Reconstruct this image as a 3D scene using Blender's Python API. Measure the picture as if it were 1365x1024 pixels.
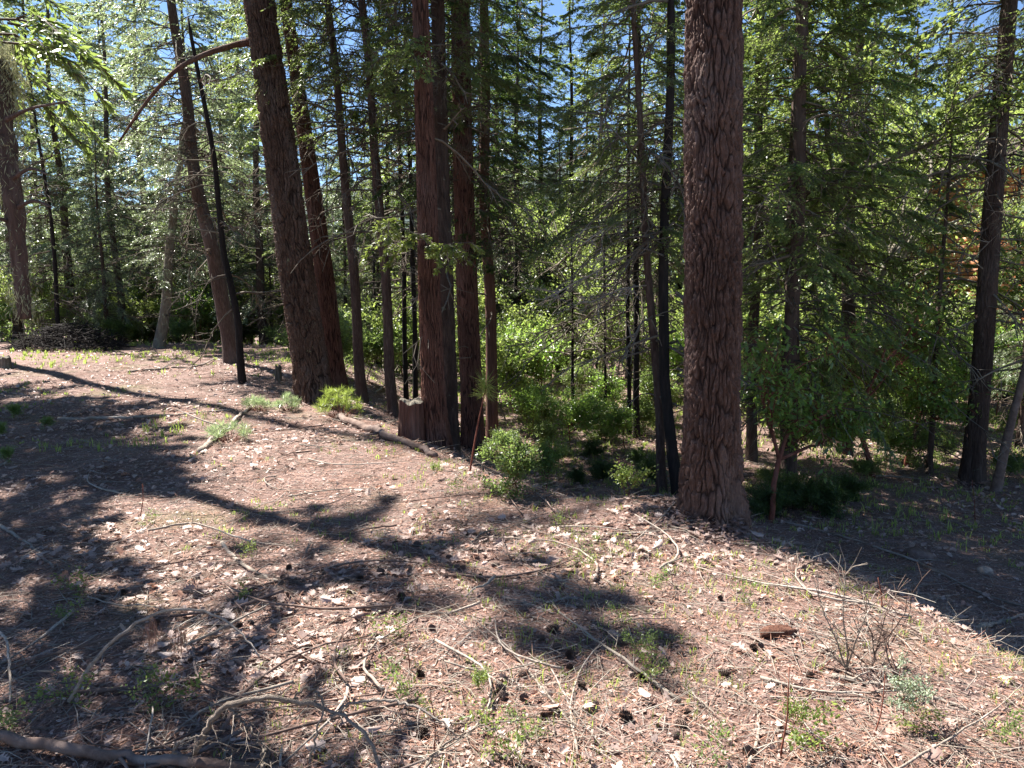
import bpy, math, random
import numpy as np
from mathutils import Vector, Matrix, Euler

# ---------------------------------------------------------------- scene, camera, light
scene = bpy.context.scene
for o in list(bpy.data.objects): bpy.data.objects.remove(o)
COL = scene.collection
PITCH = math.radians(7.5)
CAMH = 1.62
cam_d = bpy.data.cameras.new('camera'); cam = bpy.data.objects.new('camera', cam_d); COL.objects.link(cam)
cam.location = (0, 0, CAMH); cam.rotation_euler = (math.radians(90) - PITCH, 0, 0)
cam_d.lens = 27; cam_d.sensor_width = 36; cam_d.clip_start = 0.05; cam_d.clip_end = 3000
scene.camera = cam
SUN_EL = math.radians(52); SUN_AZ = math.radians(-50)
S = Vector((math.sin(SUN_AZ) * math.cos(SUN_EL), math.cos(SUN_AZ) * math.cos(SUN_EL), math.sin(SUN_EL)))
world = bpy.data.worlds.new('World'); scene.world = world; world.use_nodes = True
wn = world.node_tree.nodes; wl = world.node_tree.links
bg = wn['Background']; sky = wn.new('ShaderNodeTexSky'); sky.sky_type = 'NISHITA'
sky.sun_disc = False; sky.sun_elevation = SUN_EL; sky.sun_rotation = SUN_AZ
sky.altitude = 2200; sky.air_density = 1.0; sky.dust_density = 0.0; sky.ozone_density = 4.0
wl.new(sky.outputs[0], bg.inputs[0]); bg.inputs[1].default_value = 0.051
sl = bpy.data.lights.new('sun', 'SUN'); sl.energy = 5.0; sl.angle = math.radians(0.53); sl.color = (1.0, 0.95, 0.88)
so = bpy.data.objects.new('sun', sl); COL.objects.link(so); so.rotation_euler = S.to_track_quat('Z', 'Y').to_euler()
so.location = (0, 0, 30)
scene.view_settings.view_transform = 'Standard'; scene.view_settings.look = 'None'
scene.view_settings.exposure = 2.08; scene.view_settings.gamma = 1
cy = scene.cycles
cy.max_bounces = 6; cy.diffuse_bounces = 3; cy.glossy_bounces = 2; cy.transmission_bounces = 4; cy.transparent_max_bounces = 4

# ---------------------------------------------------------------- noise + terrain
_r = np.random.RandomState(7)
_T = _r.rand(4096)
def _h(i, j, k, s):
    n = (i * 73856093) ^ (j * 19349663) ^ (k * 83492791) ^ (s * 2654435)
    return _T[(n ^ (n >> 13)) & 4095]
def vn3(x, y, z, s=0):
    x, y, z = np.broadcast_arrays(np.asarray(x, float), np.asarray(y, float), np.asarray(z, float))
    i = np.floor(x).astype(np.int64); j = np.floor(y).astype(np.int64); k = np.floor(z).astype(np.int64)
    fx = x - i; fy = y - j; fz = z - k
    fx = fx * fx * (3 - 2 * fx); fy = fy * fy * (3 - 2 * fy); fz = fz * fz * (3 - 2 * fz)
    r = 0
    for a in (0, 1):
        for b in (0, 1):
            for c in (0, 1):
                r = r + (fx if a else 1 - fx) * (fy if b else 1 - fy) * (fz if c else 1 - fz) * _h(i + a, j + b, k + c, s)
    return r
def fbm(x, y, z=0.0, o=4, s=0):
    r = 0; a = .5; t = 0
    for q in range(o):
        r = r + a * vn3(x * 2 ** q, y * 2 ** q, z * 2 ** q, s + q); t += a; a *= .5
    return r / t
EY = np.array([-50, 0, 1.5, 2.66, 3.3, 4.1, 4.7, 5.1, 5.7, 6.7, 8.0, 9.6, 12, 16, 20, 28, 60, 200])
EX = np.array([3.0, 2.6, 2.2, 2.0, 1.9, 1.8, 1.65, 1.35, .45, -.55, -1.25, -1.9, -2.7, -3.6, -4.6, -8, -20, -60])
def sm(t):
    t = np.clip(t, 0, 1); return t * t * (3 - 2 * t)
def terr(x, y):
    x = np.asarray(x, float); y = np.asarray(y, float)
    s = (x - np.interp(y, EY, EX)) * .8
    z = -0.75 * sm((s + .15) / 1.7) - 0.028 * np.clip(s - 2, 0, 60)
    z = z - .11 * np.clip(y - 20 + .25 * (x + 8), 0, 90) * sm((y - 18) / 6) * np.where(x < 0, 1, np.clip(1 - x / 14, .25, 1))
    z = z + .25 * (fbm(x * .12 + 5, y * .12 + 3, 0, 3, 11) - .5) * sm((np.hypot(x, y) - 3) / 10)
    z = z + .10 * (fbm(x * .7, y * .7, 0, 3, 21) - .5)
    z = z + .13 * np.exp(-(((x - 1.05) / .55) ** 2 + ((y - 5.15) / .4) ** 2))
    return z
def terrf(x, y):
    return terr(x, y) + .035 * (fbm(x * 4, y * 4, 0, 4, 31) - .5)
CP, SP = math.cos(PITCH), math.sin(PITCH)
def ray(px, py):
    a = (px - 682.5) / 1024.; b = -(py - 512.) / 1024.
    return np.array([a, CP + b * SP, -SP + b * CP])
def G(px, py):
    """ground point seen at photo pixel"""
    d = ray(px, py); t = .8
    while t < 300:
        x, y, z = d * t
        if CAMH + z < terr(x, y): break
        t *= 1.004
    return np.array([x, y, float(terr(x, y))])
def W(px, py, Y):
    d = ray(px, py); t = Y / d[1]
    return np.array([d[0] * t, Y, CAMH + d[2] * t])

# ---------------------------------------------------------------- mesh helpers
class MB:
    def __init__(s): s.v = []; s.f = []; s.n = 0; s.m = []; s.at = []
    def add(s, v, f, m=0, at=None):
        v = np.asarray(v, np.float32).reshape(-1, 3); f = np.asarray(f, np.int64)
        s.v.append(v); s.f.append(f + s.n); s.n += len(v); s.m.append(np.full(len(f), m, np.int32))
        s.at.append(np.zeros(len(v), np.float32) if at is None else np.asarray(at, np.float32).reshape(-1))
    def mesh(s, name, mats, smooth=False):
        me = bpy.data.meshes.new(name)
        v = np.concatenate(s.v); me.vertices.add(len(v)); me.vertices.foreach_set('co', v.ravel())
        lt = np.concatenate([np.full(len(f), f.shape[1], np.int32) for f in s.f])
        me.loops.add(int(lt.sum())); me.polygons.add(len(lt))
        me.loops.foreach_set('vertex_index', np.concatenate([f.ravel() for f in s.f]).astype(np.int32))
        st = np.zeros(len(lt), np.int32); st[1:] = np.cumsum(lt)[:-1]
        me.polygons.foreach_set('loop_start', st)
        me.polygons.foreach_set('material_index', np.concatenate(s.m))
        if smooth: me.polygons.foreach_set('use_smooth', np.ones(len(lt), bool))
        a = me.attributes.new('tone', 'FLOAT', 'POINT'); a.data.foreach_set('value', np.concatenate(s.at))
        me.update(calc_edges=True)
        for m in (mats if isinstance(mats, (list, tuple)) else [mats]): me.materials.append(m)
        return me
def nrm(v): return v / np.maximum(np.linalg.norm(v, axis=-1, keepdims=True), 1e-9)
def segs(mb, P0, P1, r0, r1, m=0, sides=3, at=None):
    P0 = np.asarray(P0, float).reshape(-1, 3); P1 = np.asarray(P1, float).reshape(-1, 3); n = len(P0)
    if n == 0: return
    r0 = np.broadcast_to(r0, n); r1 = np.broadcast_to(r1, n)
    d = nrm(P1 - P0); a = np.where(np.abs(d[:, 2:3]) > .8, np.array([[1., 0, 0]]), np.array([[0, 0, 1.]]))
    u = nrm(np.cross(d, a)); w = np.cross(d, u)
    vs = []
    for P, r in ((P0, r0), (P1, r1)):
        for k in range(sides):
            t = 2 * math.pi * k / sides
            vs.append(P + (u * math.cos(t) + w * math.sin(t)) * r[:, None])
    V = np.stack(vs, 1).reshape(-1, 3)
    o = np.arange(n)[:, None] * 2 * sides
    F = np.concatenate([o + np.array([[k, (k + 1) % sides, sides + (k + 1) % sides, sides + k]]) for k in range(sides)])
    mb.add(V, F, m, None if at is None else np.repeat(at, 2 * sides))
def tube(mb, pts, rad, sides=8, m=0, rough=0, seed=0, cap=True, at=0.):
    P = np.asarray(pts, float); n = len(P); rad = np.broadcast_to(rad, n)
    d = nrm(np.gradient(P, axis=0)); u = np.zeros_like(P)
    a = np.array([1., .1, 0]) if abs(d[0][0]) < .8 else np.array([0, .1, 1.])
    for i in range(n):
        a = a - d[i] * a.dot(d[i]); a = a / np.linalg.norm(a); u[i] = a
    w = np.cross(d, u); th = np.arange(sides) * 2 * math.pi / sides
    R = rad[:, None] * np.ones(sides)
    if rough:
        L = np.cumsum(np.r_[0, np.linalg.norm(np.diff(P, axis=0), axis=1)])
        R = R * (1 + rough * (vn3(np.cos(th)[None] * 1.5, np.sin(th)[None] * 1.5, L[:, None] * 12, seed) - .5) * 2)
    V = P[:, None] + (u[:, None] * np.cos(th)[None, :, None] + w[:, None] * np.sin(th)[None, :, None]) * R[..., None]
    i = np.arange(n - 1)[:, None] * sides; k = np.arange(sides)[None]; k2 = (k + 1) % sides
    F = np.stack([i + k, i + k2, i + sides + k2, i + sides + k], -1).reshape(-1, 4)
    base = mb.n
    mb.add(V.reshape(-1, 3), F, m, np.full(n * sides, at))
    if cap:
        mb.add(np.zeros((0, 3)), np.array([[base - mb.n + sides - 1 - q for q in range(sides)]]), m, np.zeros(0))
        mb.add(np.zeros((0, 3)), np.array([[base - mb.n + (n - 1) * sides + q for q in range(sides)]]), m, np.zeros(0))
def spline(pts, n=24):
    P = np.asarray(pts, float); k = len(P)
    Q = np.vstack([2 * P[0] - P[1], P, 2 * P[-1] - P[-2]]); out = []
    for i in range(k - 1):
        p0, p1, p2, p3 = Q[i:i + 4]; m = max(2, n // (k - 1))
        for t in np.linspace(0, 1, m, endpoint=(i == k - 2)):
            out.append(.5 * (2 * p1 + (p2 - p0) * t + (2 * p0 - 5 * p1 + 4 * p2 - p3) * t * t + (3 * p1 - p0 - 3 * p2 + p3) * t ** 3))
    return np.array(out)
def leaves(mb, p, d, u, L, w, m=0, at=None, shape='r', fold=0.):
    """p base, d dir, u side (N,3); rhomb or 6-gon leaf"""
    n = len(p); L = np.broadcast_to(L, n)[:, None]; w = np.broadcast_to(w, n)[:, None]
    if n == 0: return
    if shape == 'r':
        V = np.stack([p, p + d * L * .45 + u * w * .5, p + d * L, p + d * L * .45 - u * w * .5], 1); k = 4
        F = np.arange(n * k).reshape(n, k)
    else:
        nn = np.cross(d, u) * w * fold
        V = np.stack([p, p + d * L * .3 + u * w * .42 + nn, p + d * L * .65 + u * w * .42 + nn, p + d * L,
                      p + d * L * .65 - u * w * .42 + nn, p + d * L * .3 - u * w * .42 + nn], 1); k = 6
        o = np.arange(n)[:, None] * 6
        F = np.concatenate([o + np.array([[0, 1, 2, 3]]), o + np.array([[0, 3, 4, 5]])])
    mb.add(V.reshape(-1, 3), F, m, None if at is None else np.repeat(at, k))
def link(name, me, parent=None, loc=None, rot=None, scale=None):
    o = bpy.data.objects.new(name, me); COL.objects.link(o)
    if parent is not None: o.parent = parent
    if loc is not None: o.location = loc
    if rot is not None: o.rotation_euler = rot
    if scale is not None: o.scale = (scale,) * 3 if np.isscalar(scale) else scale
    return o
def tag(o, label, cat, group=None, kind=None):
    o['label'] = label; o['category'] = cat
    if group: o['group'] = group
    if kind: o['kind'] = kind
    return o
def empty(name, loc=(0, 0, 0), rot=(0, 0, 0), scale=1):
    return link(name, None, None, [float(c) for c in loc], rot, scale)

# ---------------------------------------------------------------- materials
def newmat(name):
    m = bpy.data.materials.new(name); m.use_nodes = True; nt = m.node_tree
    return m, nt, nt.nodes['Principled BSDF'], nt.nodes['Material Output']
def ramp(nt, src, stops):
    r = nt.nodes.new('ShaderNodeValToRGB'); nt.links.new(src, r.inputs[0]); e = r.color_ramp.elements
    while len(e) < len(stops): e.new(.5)
    for q, (p, c) in zip(e, stops): q.position = p; q.color = (*c, 1)
    return r.outputs[0]
def noise(nt, scale, detail=4, vec=None, rough=.6, dist=0):
    n = nt.nodes.new('ShaderNodeTexNoise'); n.inputs['Scale'].default_value = scale
    n.inputs['Detail'].default_value = detail; n.inputs['Roughness'].default_value = rough; n.inputs['Distortion'].default_value = dist
    if vec is not None: nt.links.new(vec, n.inputs['Vector'])
    return n.outputs['Fac']
def coords(nt, sc=(1, 1, 1), kind='Object'):
    t = nt.nodes.new('ShaderNodeTexCoord'); mp = nt.nodes.new('ShaderNodeMapping'); mp.inputs['Scale'].default_value = sc
    nt.links.new(t.outputs[kind], mp.inputs['Vector']); return mp.outputs[0]
def mixc(nt, f, a, b, mode='MIX'):
    n = nt.nodes.new('ShaderNodeMix'); n.data_type = 'RGBA'; n.blend_type = mode
    for s, v in ((n.inputs[0], f), (n.inputs[6], a), (n.inputs[7], b)):
        if hasattr(v, 'is_output'): nt.links.new(v, s)
        else: s.default_value = v if np.isscalar(v) else (*v, 1)
    return n.outputs[2]
def bump(nt, bsdf, h, st, dist=.01):
    b = nt.nodes.new('ShaderNodeBump'); b.inputs['Strength'].default_value = st; b.inputs['Distance'].default_value = dist
    nt.links.new(h, b.inputs['Height']); nt.links.new(b.outputs[0], bsdf.inputs['Normal'])
def attr(nt, name='tone'):
    a = nt.nodes.new('ShaderNodeAttribute'); a.attribute_name = name; return a.outputs['Fac']
def bark_mat(name, dark, mid, light, vs=(14, 14, 2.2), bs=.9, lichen=None, lamt=.62, furrow=False):
    m, nt, b, o = newmat(name); v = coords(nt, vs)
    n1 = noise(nt, 1.6, 7, v, .65, .6); n2 = noise(nt, .7, 3, coords(nt, (3, 3, 1.2)))
    c = ramp(nt, n1, [(.30, dark), (.5, mid), (.74, light)])
    c = mixc(nt, .42, c, ramp(nt, n2, [(.3, dark), (.5, mid), (.7, tuple(sum(light) / 3 * .5 + q * .5 for q in light))]))
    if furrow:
        c = mixc(nt, ramp(nt, attr(nt), [(.0, (.0, .0, .0)), (.6, (1, 1, 1))]), tuple(q * .55 for q in dark), c)  # furrows darkened in the colour: bark's own tint plus painted crevice shade
    if lichen:
        n3 = noise(nt, 9, 6, coords(nt), .7)
        c = mixc(nt, ramp(nt, n3, [(lamt - .03, (0, 0, 0)), (lamt + .04, (1, 1, 1))]), c, lichen)
    nt.links.new(c, b.inputs['Base Color']); b.inputs['Roughness'].default_value = .9
    b.inputs['Specular IOR Level'].default_value = .25
    bump(nt, b, n1, bs, .03); return m
def leaf_mat(name, base, var, trans, tmix=.45, rough=.42, spec=.5, sc=1.2):
    m, nt, b, o = newmat(name)
    n1 = noise(nt, sc, 3, coords(nt)); t = attr(nt)
    c = ramp(nt, n1, [(.3, base), (.7, var)])
    c = mixc(nt, t, c, tuple(min(1, q * 2.0) for q in var))
    nt.links.new(c, b.inputs['Base Color']); b.inputs['Roughness'].default_value = rough; b.inputs['Specular IOR Level'].default_value = spec
    tr = nt.nodes.new('ShaderNodeBsdfTranslucent')
    c2 = mixc(nt, t, trans, tuple(min(1, q * 1.5) for q in trans)); nt.links.new(c2, tr.inputs[0])
    mx = nt.nodes.new('ShaderNodeMixShader'); mx.inputs[0].default_value = tmix
    nt.links.new(b.outputs[0], mx.inputs[1]); nt.links.new(tr.outputs[0], mx.inputs[2]); nt.links.new(mx.outputs[0], o.inputs[0])
    return m
M = {}
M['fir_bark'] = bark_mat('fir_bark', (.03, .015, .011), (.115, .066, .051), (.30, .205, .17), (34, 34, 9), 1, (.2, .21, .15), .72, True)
M['red_bark'] = bark_mat('red_bark', (.035, .014, .009), (.12, .052, .033), (.22, .12, .08), (22, 22, 5), 1, (.2, .2, .14), .72)
M['brown_bark'] = bark_mat('brown_bark', (.03, .018, .014), (.09, .056, .044), (.20, .145, .12), (24, 24, 5), 1, (.2, .21, .15), .68)
M['cedar_bark'] = bark_mat('cedar_bark', (.035, .015, .011), (.13, .06, .042), (.25, .145, .11), (40, 40, 2), 1, (.19, .19, .14), .73)
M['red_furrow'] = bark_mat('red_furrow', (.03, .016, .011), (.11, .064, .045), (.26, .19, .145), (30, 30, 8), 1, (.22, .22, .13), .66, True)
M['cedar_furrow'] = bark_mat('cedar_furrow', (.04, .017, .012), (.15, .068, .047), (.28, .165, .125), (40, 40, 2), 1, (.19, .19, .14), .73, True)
M['dark_bark'] = bark_mat('dark_bark', (.02, .013, .010), (.07, .045, .035), (.14, .10, .08), (16, 16, 3), .8, (.17, .19, .13), .66)
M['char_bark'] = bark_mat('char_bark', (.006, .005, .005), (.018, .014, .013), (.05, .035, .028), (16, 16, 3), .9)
M['grey_bark'] = bark_mat('grey_bark', (.06, .05, .04), (.15, .13, .10), (.28, .25, .2), (16, 16, 4), .7, (.25, .27, .2), .6)
M['red_stem'] = bark_mat('red_stem', (.06, .02, .014), (.17, .055, .035), (.26, .11, .07), (10, 10, 6), .3)
M['dead_wood'] = bark_mat('dead_wood', (.10, .08, .065), (.25, .21, .17), (.45, .40, .34), (8, 8, 8), .4)
M['pale_wood'] = bark_mat('pale_wood', (.13, .10, .075), (.33, .27, .22), (.55, .48, .41), (30, 30, 30), .6)
M['brown_wood'] = bark_mat('brown_wood', (.05, .032, .025), (.15, .10, .08), (.3, .22, .18), (9, 9, 9), .5)
M['twig'] = bark_mat('twig', (.035, .026, .02), (.10, .075, .055), (.22, .19, .14), (4, 4, 4), .2)
M['dead_twig'] = bark_mat('dead_twig', (.05, .04, .03), (.14, .115, .09), (.28, .25, .19), (4, 4, 4), .2)
M['fir_leaf'] = leaf_mat('fir_leaf', (.055, .085, .03), (.115, .15, .05), (.27, .36, .08), .42, .36, .7)
M['blue_leaf'] = leaf_mat('blue_leaf', (.10, .14, .09), (.17, .21, .13), (.32, .40, .18), .45, .33, .9)
M['cedar_leaf'] = leaf_mat('cedar_leaf', (.055, .085, .02), (.11, .14, .035), (.30, .38, .07), .45, .4)
M['dark_leaf'] = leaf_mat('dark_leaf', (.025, .045, .015), (.055, .085, .028), (.12, .2, .04), .4, .38, .5)
M['oak_leaf'] = leaf_mat('oak_leaf', (.06, .10, .02), (.11, .16, .03), (.30, .38, .09), .5, .4)
M['shrub_leaf'] = leaf_mat('shrub_leaf', (.055, .085, .028), (.11, .145, .05), (.26, .36, .09), .48, .35)
M['madrone_leaf'] = leaf_mat('madrone_leaf', (.05, .09, .025), (.10, .155, .045), (.28, .44, .07), .48, .28, .7)
M['sage_leaf'] = leaf_mat('sage_leaf', (.16, .2, .13), (.24, .28, .2), (.3, .36, .16), .3, .5)
M['grass'] = leaf_mat('grass', (.07, .11, .02), (.2, .22, .08), (.32, .42, .08), .45, .5, .3, 2.5)
M['straw'] = leaf_mat('straw', (.3, .22, .13), (.42, .33, .2), (.3, .24, .12), .25, .6, .3)
M['lichen'] = leaf_mat('lichen', (.14, .14, .08), (.24, .24, .15), (.2, .2, .11), .4, .9, .1)
M['needle_dead'] = leaf_mat('needle_dead', (.13, .06, .04), (.24, .13, .09), (.2, .1, .05), .15, .6, .3, 5)
M['yellow_leaf'] = leaf_mat('yellow_leaf', (.3, .25, .03), (.4, .33, .05), (.6, .5, .06), .5, .5)
def litter_mat():
    m, nt, b, o = newmat('dry_leaf')
    t = attr(nt); c = ramp(nt, t, [(0, (.18, .085, .065)), (.3, (.36, .225, .19)), (.62, (.42, .295, .25)), (.85, (.52, .40, .35)), (1, (.42, .17, .09))])
    n1 = noise(nt, 60, 4, coords(nt)); c = mixc(nt, .35, c, ramp(nt, n1, [(.3, (.15, .1, .08)), (.7, (.6, .5, .42))]))
    nt.links.new(c, b.inputs['Base Color']); b.inputs['Roughness'].default_value = .55
    tr = nt.nodes.new('ShaderNodeBsdfTranslucent'); nt.links.new(c, tr.inputs[0])
    mx = nt.nodes.new('ShaderNodeMixShader'); mx.inputs[0].default_value = .2
    nt.links.new(b.outputs[0], mx.inputs[1]); nt.links.new(tr.outputs[0], mx.inputs[2]); nt.links.new(mx.outputs[0], o.inputs[0])
    return m
M['litter'] = litter_mat()
def ground_mat():
    m, nt, b, o = newmat('forest_floor'); v = coords(nt)
    big = noise(nt, .7, 4, v, .6); big2 = noise(nt, 1.3, 5, v, .65, .5); mid = noise(nt, 7, 6, v, .7, .4); fine = noise(nt, 60, 6, v, .75, .3)
    c = ramp(nt, mid, [(.28, (.05, .026, .019)), (.45, (.14, .088, .073)), (.62, (.27, .19, .168)), (.8, (.40, .31, .28))])
    c2 = ramp(nt, fine, [(.33, (.03, .017, .013)), (.5, (.17, .105, .085)), (.68, (.45, .345, .30))])
    c = mixc(nt, .6, c, c2)
    c = mixc(nt, ramp(nt, big, [(.55, (0, 0, 0)), (.72, (.5, .5, .5))]), c, (.11, .125, .04))
    c = mixc(nt, ramp(nt, big2, [(.5, (0, 0, 0)), (.62, (.75, .75, .75))]), c, ramp(nt, fine, [(.3, (.05, .025, .018)), (.65, (.18, .105, .082))]))
    nt.links.new(c, b.inputs['Base Color']); b.inputs['Roughness'].default_value = .95; b.inputs['Specular IOR Level'].default_value = .2
    ad = nt.nodes.new('ShaderNodeMath'); ad.operation = 'MULTIPLY_ADD'; nt.links.new(fine, ad.inputs[0]); ad.inputs[1].default_value = .5; nt.links.new(mid, ad.inputs[2])
    bump(nt, b, ad.outputs[0], .9, .03); return m
M['ground'] = ground_mat()

# ---------------------------------------------------------------- ground, hills
def grid(xs, ys, zf, name, mat):
    X, Y = np.meshgrid(xs, ys); Z = zf(X, Y); nx, ny = len(xs), len(ys)
    i = np.arange(ny - 1)[:, None] * nx + np.arange(nx - 1)[None]
    F = np.stack([i, i + 1, i + nx + 1, i + nx], -1).reshape(-1, 4)
    mb = MB(); mb.add(np.stack([X, Y, Z], -1).reshape(-1, 3), F); return mb.mesh(name, mat, True)
q = np.linspace(-1, 1, 520); xs = np.sign(q) * (6 * np.abs(q) + 394 * np.abs(q) ** 5)
q = np.linspace(0, 1, 520); ys = -6 + 24 * q + 480 * q ** 6
g = link('ground', grid(xs, ys, terrf, 'ground', M['ground'])); g['kind'] = 'structure'
def hill(x, y):
    r = np.hypot(x, y); a = np.arctan2(x, y)
    return -60 + sm((r - 500) / 500) * (135 + 55 * np.sin(a * 3.1 + 1) + 60 * fbm(x * .004, y * .004, 0, 5, 9))
m, nt, b, o = newmat('hill_forest'); n1 = noise(nt, .03, 8, coords(nt), .7)
nt.links.new(ramp(nt, n1, [(.35, (.03, .05, .05)), (.65, (.07, .10, .09))]), b.inputs['Base Color']); b.inputs['Roughness'].default_value = 1  # forest green with distance haze painted in as a blue tint
h = link('hills', grid(np.linspace(-1500, 1500, 120), np.linspace(350, 1500, 70), hill, 'hills', m)); h['kind'] = 'structure'

# ---------------------------------------------------------------- foliage builders
def frond(rng, leaf, wood, base, az, L, e0, droop, den=1., lsz=.055, wid=.36, m=0, tone=None, K=12, gap=.0):
    """one flat conifer bough with side sprays, its axis drooping"""
    nt_ = max(5, int(L * 22 * den)); h = np.array([math.sin(az), math.cos(az), 0]); s = np.array([h[1], -h[0], 0])
    def pos(t):
        t = np.asarray(t)[..., None]; return base + h * L * t * (1 - .12 * t) + np.array([0, 0, 1.]) * L * (e0 * t - droop * t * t)
    tt = np.linspace(0, 1, 6); A = pos(tt); r = .006 + .010 * L * (1 - tt)
    A[1:] += rng.normal(0, .015 * L, (5, 3))
    segs(wood, A[:-1], A[1:], r[:-1] * .6, r[1:] * .6)
    t = rng.uniform(.12 + gap, 1, nt_); sd = np.where(rng.rand(nt_) < .5, -1., 1.)
    P = np.stack([np.interp(t, tt, A[:, k]) for k in range(3)], -1)
    ang = rng.uniform(.6, 1.15, nt_) * (1 - .5 * t)
    D = h * np.cos(ang)[:, None] + s * (sd * np.sin(ang))[:, None]
    D[:, 2] += e0 - 2 * droop * t * .9 - rng.uniform(-.12, .65, nt_); D = nrm(D)
    tl = L * wid * (np.sin(np.clip(t * 1.15 + .12, 0, 1) * math.pi) * .75 + .3) * rng.uniform(.5, 1.25, nt_)
    tl = np.clip(tl, .07, .62)
    T1 = P + D * tl[:, None]; T1[:, 2] -= tl * tl * .45
    segs(wood, P, T1, .0035, .0015)
    k = (rng.rand(nt_, K) * .92 + .08); p = P[:, None] + (T1 - P)[:, None] * k[..., None]
    tw = nrm(T1 - P)[:, None]; n_ = nrm(rng.normal(0, .45, (nt_, K, 3)) + np.array([0, 0, 1.]))
    sv = nrm(np.cross(tw, n_)); sg = np.where(rng.rand(nt_, K) < .5, -1., 1.)[..., None]
    a2 = rng.uniform(.25, .95, (nt_, K, 1)); d = nrm(tw * np.cos(a2) + sv * sg * np.sin(a2) + rng.normal(0, .12, (nt_, K, 3)))
    u = nrm(np.cross(d, n_)); ll = lsz * rng.uniform(.6, 1.3, (nt_, K)) * (1.1 - .3 * k)
    tn = (rng.uniform(0, .35) if tone is None else tone) + .25 * rng.rand(nt_, K) * (k > .6)
    leaves(leaf, p.reshape(-1, 3), d.reshape(-1, 3), u.reshape(-1, 3), ll.ravel(), ll.ravel() * rng.uniform(.26, .42), m, tn.ravel())
def deadbranch(rng, wood, base, az, L, e0=.1, droop=.25, r=.008, n=8, m=0):
    h = np.array([math.sin(az), math.cos(az), 0]); A = [np.array(base, float)]; d = h + np.array([0, 0, e0]); k = 7
    for i in range(k):
        d = nrm(d + rng.normal(0, .16, 3) + np.array([0, 0, -droop * .22])); A.append(A[-1] + d * L / k)
    A = np.array(A); rr = np.linspace(r, r * .25, k + 1); segs(wood, A[:-1], A[1:], rr[:-1], rr[1:], m)
    for _ in range(n):
        t = rng.uniform(.2, 1) * (k - .01); i = int(t); p = A[i] + (A[i + 1] - A[i]) * (t - i)
        dd = nrm(A[i + 1] - A[i]); dd = nrm(dd + rng.normal(0, .75, 3) + np.array([0, 0, -.25])); l = L * rng.uniform(.12, .35)
        q1 = p + dd * l * .5; dd2 = nrm(dd + rng.normal(0, .35, 3) + np.array([0, 0, -.2])); q2 = q1 + dd2 * l * .5
        segs(wood, [p, q1], [q1, q2], [r * .5, r * .38], [r * .38, r * .2], m)
        if rng.rand() < .6:
            dd3 = nrm(dd + rng.normal(0, .7, 3)); segs(wood, [q1], [q1 + dd3 * l * .5], r * .34, r * .18, m)
def conifer(seed, H, h0, R, den=1., mat='fir_leaf', step=.095, lsz=.062, e=(-.05, .5), drp=(.15, .5), K=24, dead=30, top=True):
    """returns crown mesh (boughs and foliage) and dead twig mesh for a tree of height H, crown from h0"""
    rng = np.random.RandomState(seed); lf = MB(); wd = MB(); z = h0; az = rng.rand() * 6
    while z < H - .15:
        az += 2.4 + rng.normal(0, .5); f = 1 - (z - h0) / (H - h0 + .01)
        L = R * (f ** .75 * .9 + .06) * rng.uniform(.45, 1.15) * (min(1, .45 + (z - h0) / 1.5))
        if rng.rand() < den:
            frond(rng, lf, wd, np.array([0, 0, z]), az, max(.25, L), rng.uniform(*e) * (1.4 - f), rng.uniform(*drp) * (.4 + .6 * f), 1, lsz, K=K, gap=.1)
        z += step * rng.uniform(.4, 1.6) * (.6 + .6 * f)
    if top: segs(wd, [[0, 0, H - 1.0]], [[0, 0, H]], .03, .004)
    n0 = len(lf.v)
    both = MB()
    for v, f, a in zip(lf.v, lf.f, lf.at): pass
    v = np.concatenate(lf.v); both.v.append(v); both.n = len(v); both.f = [np.concatenate(lf.f)]
    both.m = [np.zeros(len(both.f[0]), np.int32)]; both.at = [np.concatenate(lf.at)]
    wv = np.concatenate(wd.v); wf = np.concatenate(wd.f); both.add(wv, wf, 1)
    tw = MB()
    for _ in range(dead):
        zz = rng.uniform(.6, max(1.2, h0 + 2.5)); deadbranch(rng, tw, [0, 0, zz], rng.rand() * 6.28, rng.uniform(.5, 1.6) * min(1.5, R * .7), rng.uniform(-.1, .3), rng.uniform(.1, .8), rng.uniform(.012, .022), rng.randint(6, 13))
    if dead: both.add(np.concatenate(tw.v), np.concatenate(TWF(tw)), 1)
    return both.mesh('crown', [M[mat], M['twig']])
def TWF(tw): return tw.f
def straight_trunk(seed, H, r, mat, sides=14, taper=.85, wob=.06, flare=1.35, fork=False):
    rng = np.random.RandomState(seed); n = int(H * 3) + 2; z = np.linspace(-.35, H, n)
    ph = rng.rand(4) * 6; wx = wob * (np.sin(z * .45 + ph[0]) + .5 * np.sin(z * 1.1 + ph[1])); wy = wob * (np.sin(z * .4 + ph[2]) + .5 * np.sin(z * .9 + ph[3]))
    f = sm(z / 1.5); P = np.stack([wx * f, wy * f, z], -1); rr = r * (1 - taper * np.clip(z, 0, H) / H) + r * (flare - 1) * np.exp(-np.clip(z, 0, 9) / .22)
    mb = MB(); tube(mb, P, rr, sides, 0, .10, seed); return mb.mesh('trunk', M[mat], True)

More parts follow.
